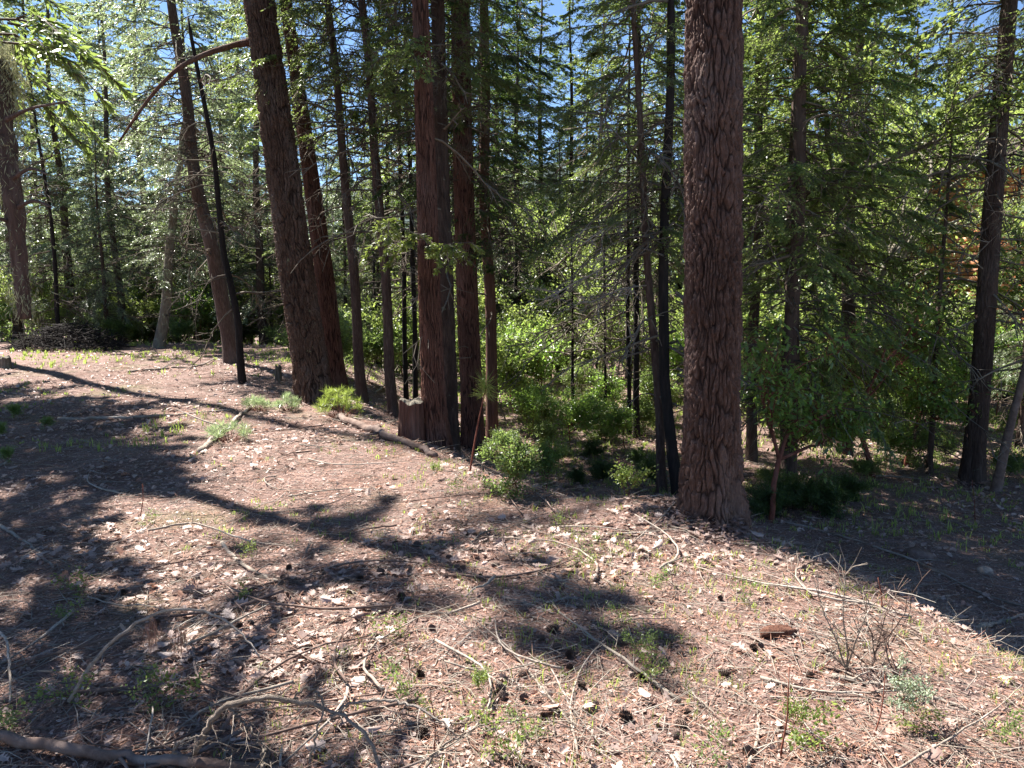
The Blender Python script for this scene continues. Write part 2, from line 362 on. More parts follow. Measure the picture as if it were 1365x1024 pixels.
PROTO = {}
def proto(key, seed, H, h0, R, r, bark, **k):
    PROTO[key] = (straight_trunk(seed, H, r, bark), conifer(seed, H, h0, R, **k), H)
proto('fir_a', 1, 15, 1.6, 3.3, .15, 'dark_bark', mat='fir_leaf')
proto('fir_b', 2, 13, 2.8, 2.8, .12, 'fir_bark', mat='fir_leaf', dead=45)
proto('blue_a', 3, 14, 1.4, 3.5, .14, 'dark_bark', mat='blue_leaf', e=(.0, .25), drp=(.3, .6))
proto('blue_b', 4, 11, 2.0, 3.0, .10, 'dark_bark', mat='blue_leaf', dead=45)
proto('cedar_a', 5, 12, 1.2, 2.8, .13, 'cedar_bark', mat='cedar_leaf', lsz=.07, e=(.2, .6), drp=(.35, .7))
proto('dark_a', 6, 14, 1.0, 3.0, .14, 'dark_bark', mat='dark_leaf')
proto('curtain', 9, 9.5, 1.3, 2.1, .11, 'dark_bark', mat='fir_leaf', dead=10, step=.055, K=26, drp=(.35, .8), e=(.1, .6))
proto('dark_hi', 8, 12, 3.4, 3.0, .13, 'dark_bark', mat='fir_leaf', dead=40)
proto('thin_a', 7, 10, 2.4, 1.1, .055, 'char_bark', mat='fir_leaf', dead=50, step=.16)

def plant_tree(key, x, y, rz, sc, label, cat='tree', group=None, name='fir_tree', tilt=(0, 0)):
    t, c, H = PROTO[key]
    e = empty(name, (x, y, float(terr(x, y))), (tilt[0], tilt[1], rz), (sc, sc, min(sc, (.35 * y + 3.6) / H)) if group and sc > .6 else sc); tag(e, label, cat, group)
    link('trunk', t, e); link('crown', c, e)
    return e

# broadleaf: recursive limbs
def broadleaf(seed, H, spread, r0, bark, leafm, lsz=.075, nl=9, depth=5, split=3, shape='h', droop=.1, upb=.25, nclu=1., trunkh=.3, minl=2, lw=.55):
    rng = np.random.RandomState(seed); wd = MB(); lf = MB(); tips = []
    def grow(p, d, L, r, k):
        n = 4; A = [p]
        for i in range(n):
            d = nrm(d + rng.normal(0, .13, 3) + np.array([0, 0, upb * .15])); A.append(A[-1] + d * L / n)
        A = np.array(A); rr = np.linspace(r, r * .65, n + 1)
        if r > .02: tube(wd, A, rr, 7, 0, .08, seed)
        else: segs(wd, A[:-1], A[1:], rr[:-1], rr[1:], 0, 3 if r < .008 else 5)
        if k <= minl: tips.extend([(A[i], d, k) for i in range(1, n + 1)])
        if k == 0: return
        for _ in range(split if k > 1 else split + 1):
            j = rng.randint(1, n + 1) if k < depth else n - rng.randint(0, 2)
            dd = nrm(d + rng.normal(0, .55, 3) * np.array([spread, spread, .8]) + np.array([0, 0, upb * .3 if k > 1 else -droop]))
            grow(A[j], dd, L * rng.uniform(.55, .85), r * .6, k - 1)
    grow(np.array([0, 0, -.2]), np.array([0.02, 0, 1.]), H * trunkh + .2, r0, depth)
    for (p, d, k) in tips:
        n = rng.poisson(nl * nclu * (.7 if k else 1)) if nclu else nl
        if not n: continue
        pp = p + rng.normal(0, lsz * .8, (n, 3)); dd = nrm(rng.normal(0, .6, (n, 3)) + d * .6 + np.array([0, 0, -droop])); nn = nrm(rng.normal(0, .5, (n, 3)) + np.array([0, 0, 1.]))
        u = nrm(np.cross(dd, nn)); l = lsz * rng.uniform(.6, 1.25, n)
        leaves(lf, pp, dd, u, l, l * lw, 0, rng.uniform(0, .6) * np.ones(n) * rng.rand(n), shape, .12)
    return wd.mesh('limbs', M[bark], True), lf.mesh('foliage', M[leafm])
BL = {}
BL['oak_a'] = broadleaf(21, 7, 1.3, .07, 'grey_bark', 'oak_leaf', .065, 5, 5, 3)
BL['oak_b'] = broadleaf(22, 6, 1.5, .06, 'dark_bark', 'oak_leaf', .065, 5, 5, 3)
BL['madrone'] = broadleaf(23, 5, 1.7, .055, 'red_stem', 'madrone_leaf', .12, 1.9, 5, 3, droop=.45, lw=.42)
BL['bush_a'] = broadleaf(31, 1.7, 1.8, .014, 'red_stem', 'shrub_leaf', .06, 7, 3, 5, trunkh=.25, lw=.5)
BL['bush_b'] = broadleaf(32, 1.5, 2.2, .012, 'dark_bark', 'shrub_leaf', .05, 9, 3, 5, trunkh=.22, lw=.5)
BL['bush_c'] = broadleaf(33, 2.4, 1.3, .018, 'red_stem', 'madrone_leaf', .085, 6, 3, 5, trunkh=.3, lw=.42)
BL['bush_d'] = broadleaf(34, 1.0, 2.4, .010, 'dark_bark', 'dark_leaf', .035, 14, 3, 5, trunkh=.2, lw=.4)
BL['bush_y'] = broadleaf(35, 2.6, 1.2, .018, 'grey_bark', 'oak_leaf', .06, 6, 3, 5, trunkh=.3, lw=.6)
def plant_bush(key, x, y, rz, sc, label, cat='shrub', group=None, name='shrub', dz=0):
    w, l = BL[key]; e = empty(name, (x, y, float(terr(x, y)) + dz), (0, 0, rz), sc); tag(e, label, cat, group)
    link('stems', w, e); link('foliage', l, e); return e

# ---------------------------------------------------------------- the named trunks
def worley(TH, Z, R0, cw, ch, seed):
    nu = max(6, int(round(2 * math.pi * R0 / cw))); u = TH / (2 * math.pi) * nu; v = Z / ch + 0 * TH; iu = np.floor(u).astype(np.int64); iv = np.floor(v).astype(np.int64)
    d1 = np.full(u.shape, 9.); d2 = np.full(u.shape, 9.)
    for a in (-1, 0, 1):
        for b in (-1, 0, 1):
            ju = (iu + a) % nu; jv = iv + b; px = iu + a + .1 + .8 * _h(ju, jv, 0, seed); py = jv + .1 + .8 * _h(ju, jv, 7, seed + 1)
            d = np.hypot(u - px, v - py); m = d < d1; d2 = np.where(m, d1, np.minimum(d2, d)); d1 = np.where(m, d, d1)
    return d2 - d1
def bark_trunk(seed, H, rb, rt, mat, style, flare=.25, fl=.35, zfine=7.5, bend=None, hd=.03, nth=None, zs=None):
    """detailed trunk in local coords; radius rb at 1 m, rt at zfine"""
    rz = .011 if style == 'fir' else .02
    z = np.concatenate([np.arange(-.5, zfine, rz if nth is None else .03), np.arange(zfine, H, .3)])
    n = nth or (300 if rb > .15 else 200); th = np.arange(n) * 2 * math.pi / n
    r = np.where(z < zfine, rb + (rt - rb) * np.clip(z, -.5, zfine) / zfine, rt * (1 - .85 * (z - zfine) / max(H - zfine, .1)))
    r = r * (1 + flare * np.exp(-np.clip(z + .1, 0, 99) / fl))
    c, s_ = np.cos(th)[None], np.sin(th)[None]; Z = z[:, None]; R0 = rb
    lob = 1 + .2 * np.exp(-np.clip(Z, 0, 9) / .28) * np.sin(th * 5 + seed)[None] + .03 * np.sin(th * 2 + Z * .7)
    TH = th[None] + .9 * (vn3(c * R0 * 9, s_ * R0 * 9, Z * 4, seed) - .5) * .09 / R0 + .03 * (vn3(c * R0 * 20, s_ * R0 * 20, Z * 11, seed + 15) - .5) / R0 + .016 / R0 * (vn3(c * R0 * 40, s_ * R0 * 40, Z * 16, seed + 5) - .5)
    ZW = Z + .22 * (vn3(c * R0 * 14, s_ * R0 * 14, Z * 4, seed + 6) - .5) + .12 * (vn3(c * R0 * 45, s_ * R0 * 45, Z * 12, seed + 16) - .5)
    if style == 'fir':
        cw_ = .031 if rb < .2 else .045; f = worley(TH, ZW, R0, cw_, cw_ * 8, seed); f2 = worley(TH * 1., ZW, R0, .017, .06, seed + 3); cr = .06 + .42 * vn3(c * R0 * 16, s_ * R0 * 16, Z * 5, seed + 12)
        r1 = np.clip(f / cr, 0, 1); r2 = np.clip(f2 / .22, 0, 1); pl = vn3(c * R0 * 90, s_ * R0 * 90, Z * 60, seed + 3); un = vn3(c * R0 * 22, s_ * R0 * 22, Z * 7, seed + 9)
        ridge = r1 * (.68 + .32 * r2) * (.55 + .9 * un) * (.8 + .4 * pl); d = ridge - .8 + .35 * (pl - .5) + .45 * (vn3(c * R0 * 45, s_ * R0 * 45, Z * 14, seed + 8) - .5)
    else:
        f = worley(TH, ZW, R0, .020, .45, seed); f2 = worley(TH, ZW, R0, .009, .16, seed + 3)
        r1 = sm(f / .35); r2 = sm(f2 / .4); pl = vn3(c * R0 * 110, s_ * R0 * 110, Z * 20, seed + 3); un = vn3(c * R0 * 20, s_ * R0 * 20, Z * 1.6, seed + 9)
        ridge = r1 * (.55 + .45 * r2) * (.7 + .6 * un); d = ridge - .8 + .2 * (pl - .5)
    fadev = 1.0
    rad = r[:, None] * lob + d * hd * fadev
    ph = _r.rand(2) * 6; bx = .03 * np.sin(z * .5 + ph[0]) * sm(z / 2); by = .03 * np.sin(z * .45 + ph[1]) * sm(z / 2)
    if bend is not None: bx = bx + np.interp(z, bend[0], bend[1])
    V = np.stack([rad * c + bx[:, None], rad * s_ + by[:, None], np.broadcast_to(Z, rad.shape)], -1)
    m_ = len(z); i = np.arange(m_ - 1)[:, None] * n; kk = np.arange(n)[None]; k2 = (kk + 1) % n
    F = np.stack([i + kk, i + k2, i + n + k2, i + n + kk], -1).reshape(-1, 4)
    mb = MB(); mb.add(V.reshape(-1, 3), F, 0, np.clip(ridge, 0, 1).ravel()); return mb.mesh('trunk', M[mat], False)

def lean_root(name, bx, by, tx, ty, Y=None):
    P = G(bx, by) if Y is None else None
    if Y is not None:
        w = W(bx, by, Y); P = np.array([w[0], Y, float(terr(w[0], Y))])
    T = W(tx, ty, P[1]); v = Vector((T - P).tolist()).normalized()
    q = Vector((0, 0, 1)).rotation_difference(v)
    e = empty(name, P); e.rotation_euler = q.to_euler(); return e, P, float((T - P).dot(T - P)) ** .5
def crown_for(e, key, z0, sc, rz=0., nm='crown'):
    o = link(nm, PROTO[key][1], e, (0, 0, z0), (0, 0, rz), sc); return o
def twigs_for(e, seed, z0, z1, n, L=.9, r=.019, bias=None):
    rng = np.random.RandomState(seed)
    for _ in range(n):
        az = rng.rand() * 6.28; mb = MB()
        deadbranch(rng, mb, [0, 0, rng.uniform(z0, z1)], az, L * rng.uniform(.4, 1.3), rng.uniform(-.2, .3), rng.uniform(.1, .9), r * rng.uniform(.6, 1.2), rng.randint(4, 10))
        link('dead_branch', mb.mesh('dead_branch', M['dead_twig']), e)

TR = {}
def named_tree(key, name, label, bx, by, tx, wb, wt, mat, H, ty=0, Y=None, style=None, hd=.03, flare=.25, tw=(0, 0, 0), cat='tree', group=None, bend=None, cut=None):
    e, P, L = lean_root(name, bx, by, tx, ty, Y); tag(e, label, cat, group)
    dist = P[1] * CP + .2; rb = .9 * wb / 1024. * dist / 2; rt = .88 * wt / 1024. * dist / 2
    if style:
        me = bark_trunk(len(TR) * 7 + 3, H, rb, rt, mat, style, flare, .3, min(L, H - .1), bend, hd)
    else:
        z = np.linspace(-.4, H, int(H * 5)); rr = np.where(z < L, rb + (rt - rb) * np.clip(z, 0, L) / L, rt * np.clip(1 - (z - L) / (H - L + .01) * .9, .06, 1))
        rr = rr * (1 + flare * np.exp(-np.clip(z, 0, 9) / .2)); ph = _r.rand(4) * 6; k = sm(z / 1.)
        a_ = rb * .35
        X = a_ * (np.sin(z * .8 + ph[0]) + .5 * np.sin(z * 2.1 + ph[1])) * k; Yy = a_ * np.sin(z * .7 + ph[2]) * k
        if bend is not None: X = X + np.interp(z, bend[0], bend[1])
        mb = MB(); tube(mb, np.stack([X, Yy, z], -1), rr, 20, 0, .09, len(TR)); me = mb.mesh('trunk', M[mat], True)
    link('trunk', me, e)
    if tw[0]: twigs_for(e, len(TR) + 50, tw[1], tw[2], tw[0], .9 + .04 * P[1])
    TR[key] = (e, P, L); return e

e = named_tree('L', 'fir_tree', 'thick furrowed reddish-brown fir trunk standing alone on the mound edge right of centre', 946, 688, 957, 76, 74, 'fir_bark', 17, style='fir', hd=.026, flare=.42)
crown_for(e, 'fir_b', 6.5, .8, 1.)
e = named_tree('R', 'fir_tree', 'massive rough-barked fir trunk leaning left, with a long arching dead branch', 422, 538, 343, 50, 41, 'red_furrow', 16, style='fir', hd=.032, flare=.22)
crown_for(e, 'fir_b', 6.2, .75, 2.)
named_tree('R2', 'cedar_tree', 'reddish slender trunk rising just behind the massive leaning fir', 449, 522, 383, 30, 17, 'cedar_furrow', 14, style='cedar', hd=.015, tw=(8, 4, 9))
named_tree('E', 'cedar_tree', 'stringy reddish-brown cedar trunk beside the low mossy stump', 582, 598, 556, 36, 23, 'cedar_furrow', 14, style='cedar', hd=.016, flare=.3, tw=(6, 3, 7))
named_tree('F', 'cedar_tree', 'dark trunk half hidden directly behind the reddish cedar by the stump', 602, 580, 586, 21, 19, 'dark_bark', 15, style='cedar', hd=.015, tw=(16, 2, 7), Y=9.2)
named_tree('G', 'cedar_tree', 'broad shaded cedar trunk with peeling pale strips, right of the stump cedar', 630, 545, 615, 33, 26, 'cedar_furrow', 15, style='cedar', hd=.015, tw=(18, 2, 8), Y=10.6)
named_tree('H', 'cedar_tree', 'mid-sized dark cedar trunk just right of the broad shaded cedar', 656, 532, 645, 18, 13, 'cedar_bark', 14, tw=(26, 1.8, 8), Y=11.5)
named_tree('A', 'fir_tree', 'straight brown trunk, first one right of the massive leaning fir pair', 483, 528, 439, 16, 9, 'brown_bark', 13, Y=11.3, tw=(26, 2.5, 8))
named_tree('B', 'fir_tree', 'brown trunk leaning slightly left, midway between the leaning fir and the stump', 524, 540, 484, 16, 10, 'brown_bark', 13, Y=10.8, tw=(26, 2.5, 8))
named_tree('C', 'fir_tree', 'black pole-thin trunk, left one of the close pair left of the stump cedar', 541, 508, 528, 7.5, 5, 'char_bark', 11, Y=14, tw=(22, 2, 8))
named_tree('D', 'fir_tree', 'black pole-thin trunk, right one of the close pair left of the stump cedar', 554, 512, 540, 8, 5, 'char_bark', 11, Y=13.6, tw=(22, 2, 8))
e = named_tree('S', 'dead_tree', 'charred black leaning snag standing in the clearing left of the massive fir', 323, 512, 254, 11, 5, 'char_bark', 5.9, ty=25, tw=(24, 1.0, 5.6), flare=.2, bend=([0, 1, 2.2, 3.6, 5.9], [0, .05, -.03, .05, 0]))
e = named_tree('T', 'fir_tree', 'grey-brown leaning trunk behind the charred snag', 310, 474, 225, 24, 12, 'brown_bark', 11.5, Y=15.8, tw=(30, 3, 9))
e = named_tree('U', 'oak_tree', 'grey leaning trunk standing at the clearing edge right of the brush pile', 212, 462, 245, 16, 8, 'grey_bark', 6, ty=180, Y=19, tw=(16, 2, 6))
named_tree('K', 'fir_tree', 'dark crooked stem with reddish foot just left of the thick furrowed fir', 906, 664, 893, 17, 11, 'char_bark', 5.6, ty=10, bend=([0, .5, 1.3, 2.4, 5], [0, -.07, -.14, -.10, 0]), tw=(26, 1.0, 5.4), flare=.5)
named_tree('J', 'cedar_tree', 'slim reddish trunk leaning behind the dark crooked stem', 884, 598, 852, 14, 8, 'brown_bark', 9, Y=8.6, tw=(26, 1.5, 7), ty=120)
named_tree('M', 'cedar_tree', 'dark upright trunk wrapped in leafy shade right of the thick furrowed fir', 1054, 604, 1066, 22, 16, 'dark_bark', 12, Y=8.8, tw=(26, 1.5, 7))
named_tree('M2', 'cedar_tree', 'narrow dark trunk showing just past the right edge of the thick furrowed fir', 1004, 560, 1014, 16, 11, 'dark_bark', 10, Y=10.5, tw=(16, 1.5, 7))
e = named_tree('N', 'fir_tree', 'lichen-flecked dark trunk near the right edge, leaning slightly right', 1297, 618, 1350, 30, 20, 'dark_bark', 13, style='cedar', hd=.015, Y=9.6, tw=(30, 1.0, 7), flare=.35)
named_tree('O', 'fir_tree', 'thin dark sapling trunk left of the lichen-flecked trunk', 1240, 606, 1268, 8.5, 4, 'dark_bark', 5.0, Y=10, ty=200, tw=(26, 1, 4.5))
named_tree('P', 'oak_tree', 'leaning brown stem cut by the right edge of the picture', 1330, 622, 1385, 13, 9, 'brown_wood', 4.5, Y=9.2, ty=420, tw=(6, 1, 3))
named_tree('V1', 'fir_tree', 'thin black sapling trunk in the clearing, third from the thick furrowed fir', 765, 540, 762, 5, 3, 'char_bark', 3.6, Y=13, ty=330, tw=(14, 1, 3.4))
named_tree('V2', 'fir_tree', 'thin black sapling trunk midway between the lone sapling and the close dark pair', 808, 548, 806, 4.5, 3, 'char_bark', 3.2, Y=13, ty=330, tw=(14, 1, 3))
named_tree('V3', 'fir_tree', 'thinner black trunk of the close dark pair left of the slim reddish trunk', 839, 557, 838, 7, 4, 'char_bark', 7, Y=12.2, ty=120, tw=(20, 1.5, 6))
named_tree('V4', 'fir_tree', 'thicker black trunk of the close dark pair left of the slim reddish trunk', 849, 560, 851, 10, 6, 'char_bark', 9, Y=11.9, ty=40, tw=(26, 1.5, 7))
# arching dead branch of the leaning fir
e, P, L = TR['R']; inv = None
bpy.context.view_layer.update(); MI = e.matrix_world.inverted()
def local(e, pts):
    mi = e.matrix_world.inverted(); return np.array([list(mi @ Vector([float(c) for c in p])) for p in pts])
Yr = P[1]
pts = [W(334, 56, Yr), W(305, 62, Yr - .25), W(265, 76, Yr - .5), W(232, 96, Yr - .7), W(200, 130, Yr - .8), W(178, 160, Yr - .85), W(158, 190, Yr - .9)]
mb = MB(); tube(mb, local(e, spline(pts, 40)), np.linspace(.042, .012, len(spline(pts, 40))) + .03 * np.exp(-np.arange(len(spline(pts, 40))) / 1.5), 8, 0, .22, 5)
rg = np.random.RandomState(2); cc = local(e, spline(pts, 40))
for q in range(9): deadbranch(rg, mb, cc[rg.randint(12, len(cc))], rg.rand() * 6.28, rg.uniform(.1, .45), rg.uniform(-.8, .3), .2, .008, 4)
link('dead_branch', mb.mesh('dead_branch', M['red_bark'], True), e)

# ---------------------------------------------------------------- background stand
rng = np.random.RandomState(99)
def at_col(px, Y):
    d = ray(px, 400); return d[0] / d[1] * Y, Y
BG = [ # key, px, Y, scale
 ('blue_a', 92, 25, 1.1), ('blue_b', 160, 23, 1.1), ('blue_a', 20, 24, 1.1), ('fir_a', 60, 31, 1.1), ('blue_a', 200, 28, 1.1), ('blue_b', 262, 25, 1.2),
 ('blue_b', 305, 25, .95), ('blue_a', 350, 23, 1.0), ('fir_a', 400, 27, 1.1), ('fir_b', 330, 30, 1.1), ('blue_b', 130, 31, 1.2), ('fir_a', 10, 33, 1.1),
 ('fir_b', 470, 27, .8), ('blue_b', 440, 32, 1.0), ('fir_b', 520, 24, .9), ('fir_a', 560, 30, 1.0), ('cedar_a', 500, 34, 1.0),
 ('dark_a', 640, 26, .9), ('dark_a', 690, 24, .95), ('fir_a', 720, 25, .95), ('dark_a', 600, 27, 1.1), ('fir_a', 665, 27, 1.1),
 ('fir_b', 760, 24, 1.0), ('cedar_a', 800, 25, .95), ('fir_b', 840, 27, .9), ('fir_a', 880, 26, 1.0), ('cedar_a', 780, 33, 1.1), ('fir_b', 905, 25, .9),
 ('dark_a', 1010, 23, 1.0), ('fir_a', 1060, 25, 1.0), ('dark_a', 1110, 21, .85), ('fir_b', 1150, 23, 1.0), ('cedar_a', 1200, 24, .9),
 ('fir_a', 1240, 26, 1.1), ('fir_b', 1352, 22, .95), ('fir_a', 1370, 23, 1.0), ('cedar_a', 1290, 32, 1.1), ('dark_a', 960, 26, 1.0), ('fir_a', 1000, 30, 1.1)]
def where(px):
    for lim, s in ((80, 'at the far left edge'), (180, 'behind the brush pile'), (290, 'beyond the grey leaning oak'), (400, 'beyond the charred snag'), (500, 'seen right of the leaning fir'),
                   (600, 'seen left of the stump cedar'), (700, 'behind the broad shaded cedar'), (790, 'over the sapling clearing'), (900, 'behind the close dark pair'), (1020, 'behind the thick furrowed fir'),
                   (1130, 'behind the leafy madrone'), (1230, 'left of the thin dark sapling'), (1330, 'behind the lichen-flecked trunk')):
        if px < lim: return s
    return 'at the right edge'
KD = {'blue_a': 'pale grey-green full conifer', 'blue_b': 'pale grey-green twiggy conifer', 'fir_a': 'mid-green bushy fir', 'fir_b': 'fir with bare lower trunk', 'cedar_a': 'yellow-green cedar',
      'dark_a': 'dense dark green conifer', 'curtain': 'full green conifer', 'dark_hi': 'high-crowned dark conifer', 'thin_a': 'pole-thin conifer with tufted top'}
for i, (k, px, Y, sc) in enumerate(BG):
    x, y = at_col(px, Y); dd = 'nearer' if Y < 22 else 'farther'
    plant_tree(k, x, y, rng.rand() * 6.28, sc, f'{dd} {KD[k]} {where(px)}', 'tree', 'conifers of the background stand', 'cedar_tree' if k == 'cedar_a' else 'fir_tree')
for i in range(24):
    px = rng.uniform(-60, 1420); Y = rng.uniform(34, 55); k = ['fir_a', 'fir_b', 'blue_a', 'cedar_a', 'dark_a'][rng.randint(5)]
    x, y = at_col(px, Y)
    plant_tree(k, x, y, rng.rand() * 6.28, rng.uniform(.9, 1.25), f'distant {KD[k]} {where(px)}', 'tree', 'distant conifers closing the view', 'cedar_tree' if k == 'cedar_a' else 'fir_tree')
for i, (px, Y) in enumerate([(75, 20), (385, 19), (500, 22), (680, 22), (735, 24), (1140, 21), (1350, 17), (600, 21)]):
    x, y = at_col(px, Y); plant_tree('thin_a', x, y, rng.rand() * 6.28, rng.uniform(.8, 1.15), f'pole-thin dark conifer {where(px)}, trunk no wider than a fist', 'tree', 'pole-thin conifers', 'fir_tree', (rng.normal(0, .03), rng.normal(0, .03)))
# understory
for i in range(120):
    px = rng.uniform(-40, 1400); Y = rng.uniform(13, 34) if px > 420 else rng.uniform(23, 34)
    if 1258 < px < 1325 and Y < 24: continue
    k = rng.choice(['bush_a', 'bush_b', 'bush_c', 'bush_y', 'bush_y']) ; x, y = at_col(px, Y)
    plant_bush(k, x, y, rng.rand() * 6.28, rng.uniform(.8, 1.8), f'leafy understory shrub {where(px)}', 'shrub', 'understory shrubs')
for i in range(96):
    px, Y = (rng.uniform(640, 1400), rng.uniform(12.8, 19.5)) if i < 62 else (rng.uniform(-40, 430), rng.uniform(20.5, 25))
    if i % 2 and px < 430: continue
    if 1258 < px < 1325: continue
    k = rng.choice(['bush_a', 'bush_c', 'bush_y', 'bush_y', 'bush_b']); x, y = at_col(px, Y)
    plant_bush(k, x, y, rng.rand() * 6.28, rng.uniform(.6, 1.15), f'sunlit leafy shrub {where(px)}', 'shrub', 'sunlit shrubs beyond the bank')
# far wood that closes the view
rng = np.random.RandomState(5)
mb = MB(); n = 150000
px = rng.uniform(-300, 1700, n); Y = 66 + rng.rand(n) * 16; X = (px - 682.5) / 1024 * Y
top = 9 + 10 * vn3(X * .28, 0, 0, 4) ** 1.2; zz = rng.rand(n) ** .8 * top - 5
keep = vn3(X * .8, Y * .3, zz * .6, 6) > .35; p = np.stack([X, Y, zz], -1)[keep]; k = len(p)
d = nrm(rng.normal(0, 1, (k, 3)) - np.array([0, 0, .3])); u = nrm(np.cross(d, rng.normal(0, 1, (k, 3)))); l = rng.uniform(.22, .55, k)
leaves(mb, p, d, u, l, l * .5, 0, rng.rand(k) * .5)
o = link('distant_forest', mb.mesh('distant_forest', M['fir_leaf'])); tag(o, 'far-off green wood that closes the view beyond the trees', 'forest', None, 'stuff')

# crowns of the named trees
for key, pk, z0, sc, rz in (('A', 'fir_b', 1.8, .75, .5), ('B', 'fir_b', 2.2, .7, 1.5), ('E', 'dark_a', 4.6, .55, .3), ('F', 'fir_a', 3.2, .5, 2.), ('G', 'dark_a', 2.6, .62, 4.), ('H', 'dark_a', 2.0, .6, 1.),
                            ('T', 'blue_b', 1.6, .95, 1.), ('C', 'thin_a', 1.5, .9, 0), ('D', 'thin_a', 1.2, .95, 2), ('R2', 'fir_b', 4.5, .6, 3.), ('J', 'fir_a', 2.0, .5, 3), ('V4', 'fir_b', 1.6, .65, 2), ('V3', 'thin_a', .6, .8, 1),
                            ('M', 'dark_hi', .6, .7, 2.2), ('M2', 'dark_hi', .4, .62, 1.1), ('N', 'fir_b', 2.6, .75, .9), ('O', 'thin_a', -.2, .55, .9), ('V1', 'thin_a', .2, .36, 1), ('V2', 'thin_a', .2, .33, 3), ('U', 'blue_b', .4, .6, 2)):
    crown_for(TR[key][0], pk, z0, sc, rz)
# tall trees outside the frame that shade the clearing
def off_tree(x, y, H, h0, R, seed, label, mat='dark_leaf', step=.13):
    e = empty('fir_tree', (x, y, float(terr(x, y)))); tag(e, label, 'tree')
    link('trunk', straight_trunk(seed, H, .2, 'fir_bark', 18), e); link('crown', conifer(seed, H, h0, R, mat=mat, step=step, dead=10, lsz=.09), e)
off_tree(-10.9, 12.7, 13.5, 4.8, 3.4, 71, 'dense dark fir outside the left edge whose shade falls over the clearing', step=.042)
off_tree(-12.9, 13.6, 13, 4.4, 3.0, 75, 'second dense dark fir outside the left edge beside the first', step=.06)
off_tree(-6.5, 6.9, 7.8, 3.0, 2.2, 72, 'shorter fir outside the left edge close to the camera', step=.075)
off_tree(-6.7, 9.4, 12.5, 8.6, 1.5, 73, 'slender fir with a small high crown outside the left edge')
off_tree(-12.4, 17.1, 28, 22, 2.2, 74, 'very tall thin fir outside the left edge', step=.1)

# ---------------------------------------------------------------- forest floor
rng = np.random.RandomState(12)
def scatter(n, r0, r1, pw=1., half=.85, back=False):
    r = r0 + (r1 - r0) * rng.rand(n) ** pw; a = rng.uniform(-half, half, n); return r * np.sin(a), r * np.cos(a)
def rotm(n, tilt):
    yaw = rng.rand(n) * 6.283; ax = rng.rand(n) * 6.283; t = np.abs(rng.normal(0, tilt, n)); t = np.minimum(t, 1.5)
    nz = np.stack([np.sin(t) * np.cos(ax), np.sin(t) * np.sin(ax), np.cos(t)], -1)
    d = np.stack([np.cos(yaw), np.sin(yaw), np.zeros(n)], -1); d = nrm(d - nz * (d * nz).sum(-1, keepdims=True)); return d, np.cross(nz, d), nz
lit_mask = lambda x, y: sm((fbm(x * .9, y * .9, 0, 3, 51) - .38) / .2)
x, y = scatter(42000, 1.7, 24, 1.1); k = rng.rand(len(x)) < .06 + .94 * lit_mask(x, y) * (1 - .9 * np.exp(-(((x - .25) / .55) ** 2 + ((y - 3.3) / .5) ** 2))); x, y = x[k], y[k]
r = np.hypot(x, y); near = r < 9
half = np.array([(0, 0), (.10, .05), (.20, .22), (.29, .09), (.42, .36), (.52, .14), (.66, .38), (.75, .17), (.88, .22), (1, 0)])
T = np.zeros((18, 3)); T[:10, :2] = half; T[10:, 0] = half[1:9, 0]; T[10:, 1] = -half[1:9, 1]
TF = np.array([list(range(10)), [0] + list(range(10, 18)) + [9]]); TF[1] = TF[1][::-1]
mb = MB(); xx, yy = x[near], y[near]; n = len(xx); d, u, nz = rotm(n, .45); L = rng.uniform(.022, .07, n) * rng.uniform(.8, 1.35, n)
c1 = rng.normal(0, .5, n); c2 = np.abs(rng.normal(.5, .5, n)); hz = c1[:, None] * (T[None, :, 0] - .5) ** 2 + c2[:, None] * T[None, :, 1] ** 2 + rng.normal(0, .03, (n, 18))
P = np.stack([xx, yy, terrf(xx, yy) + rng.uniform(.002, .03, n)], -1)
V = P[:, None] + L[:, None, None] * (d[:, None] * (T[None, :, 0, None] - .5) + u[:, None] * T[None, :, 1, None] + nz[:, None] * hz[..., None])
F = (np.arange(n)[:, None, None] * 18 + TF[None]).reshape(-1, 10); tn = np.clip(rng.normal(.55, .28, n), 0, 1)
mb.add(V.reshape(-1, 3), F, 0, np.repeat(tn, 18))
xx, yy = x[~near], y[~near]; n = len(xx); d, u, nz = rotm(n, .5); L = rng.uniform(.04, .09, n)
leaves(mb, np.stack([xx, yy, terrf(xx, yy) + .015], -1), d, u, L, L * .55, 0, np.clip(rng.normal(.6, .25, n), 0, 1), 'h', .3)
o = link('leaf_litter', mb.mesh('leaf_litter', M['litter'])); tag(o, 'dry tan and brown oak leaves strewn over the forest floor', 'leaf litter', None, 'stuff')
# small fragments (bark flakes, leaf bits)
mb = MB(); x, y = scatter(140000, 1.6, 20, 1.25); n = len(x); d, u, nz = rotm(n, .6); L = rng.uniform(.008, .032, n)
leaves(mb, np.stack([x, y, terrf(x, y) + .005], -1), d, u, L, L * rng.uniform(.3, .8, n), 0, np.clip(rng.normal(.32, .28, n), 0, 1))
o = link('bark_flakes', mb.mesh('bark_flakes', M['litter'])); tag(o, 'small brown bark flakes and leaf crumbs on the forest floor', 'duff', None, 'stuff')
mb = MB(); x, y = scatter(70000, 1.6, 12, 1.2); n = len(x); d, u, nz = rotm(n, .22); L = rng.uniform(.04, .13, n)
leaves(mb, np.stack([x, y, terrf(x, y) + rng.uniform(.002, .02, n)], -1), d, u, L, .0012 + .0004 * np.hypot(x, y), 0, rng.rand(n))
o = link('needle_litter', mb.mesh('needle_litter', M['needle_dead'])); tag(o, 'reddish dead pine needles carpeting the forest floor', 'needle litter', None, 'stuff')
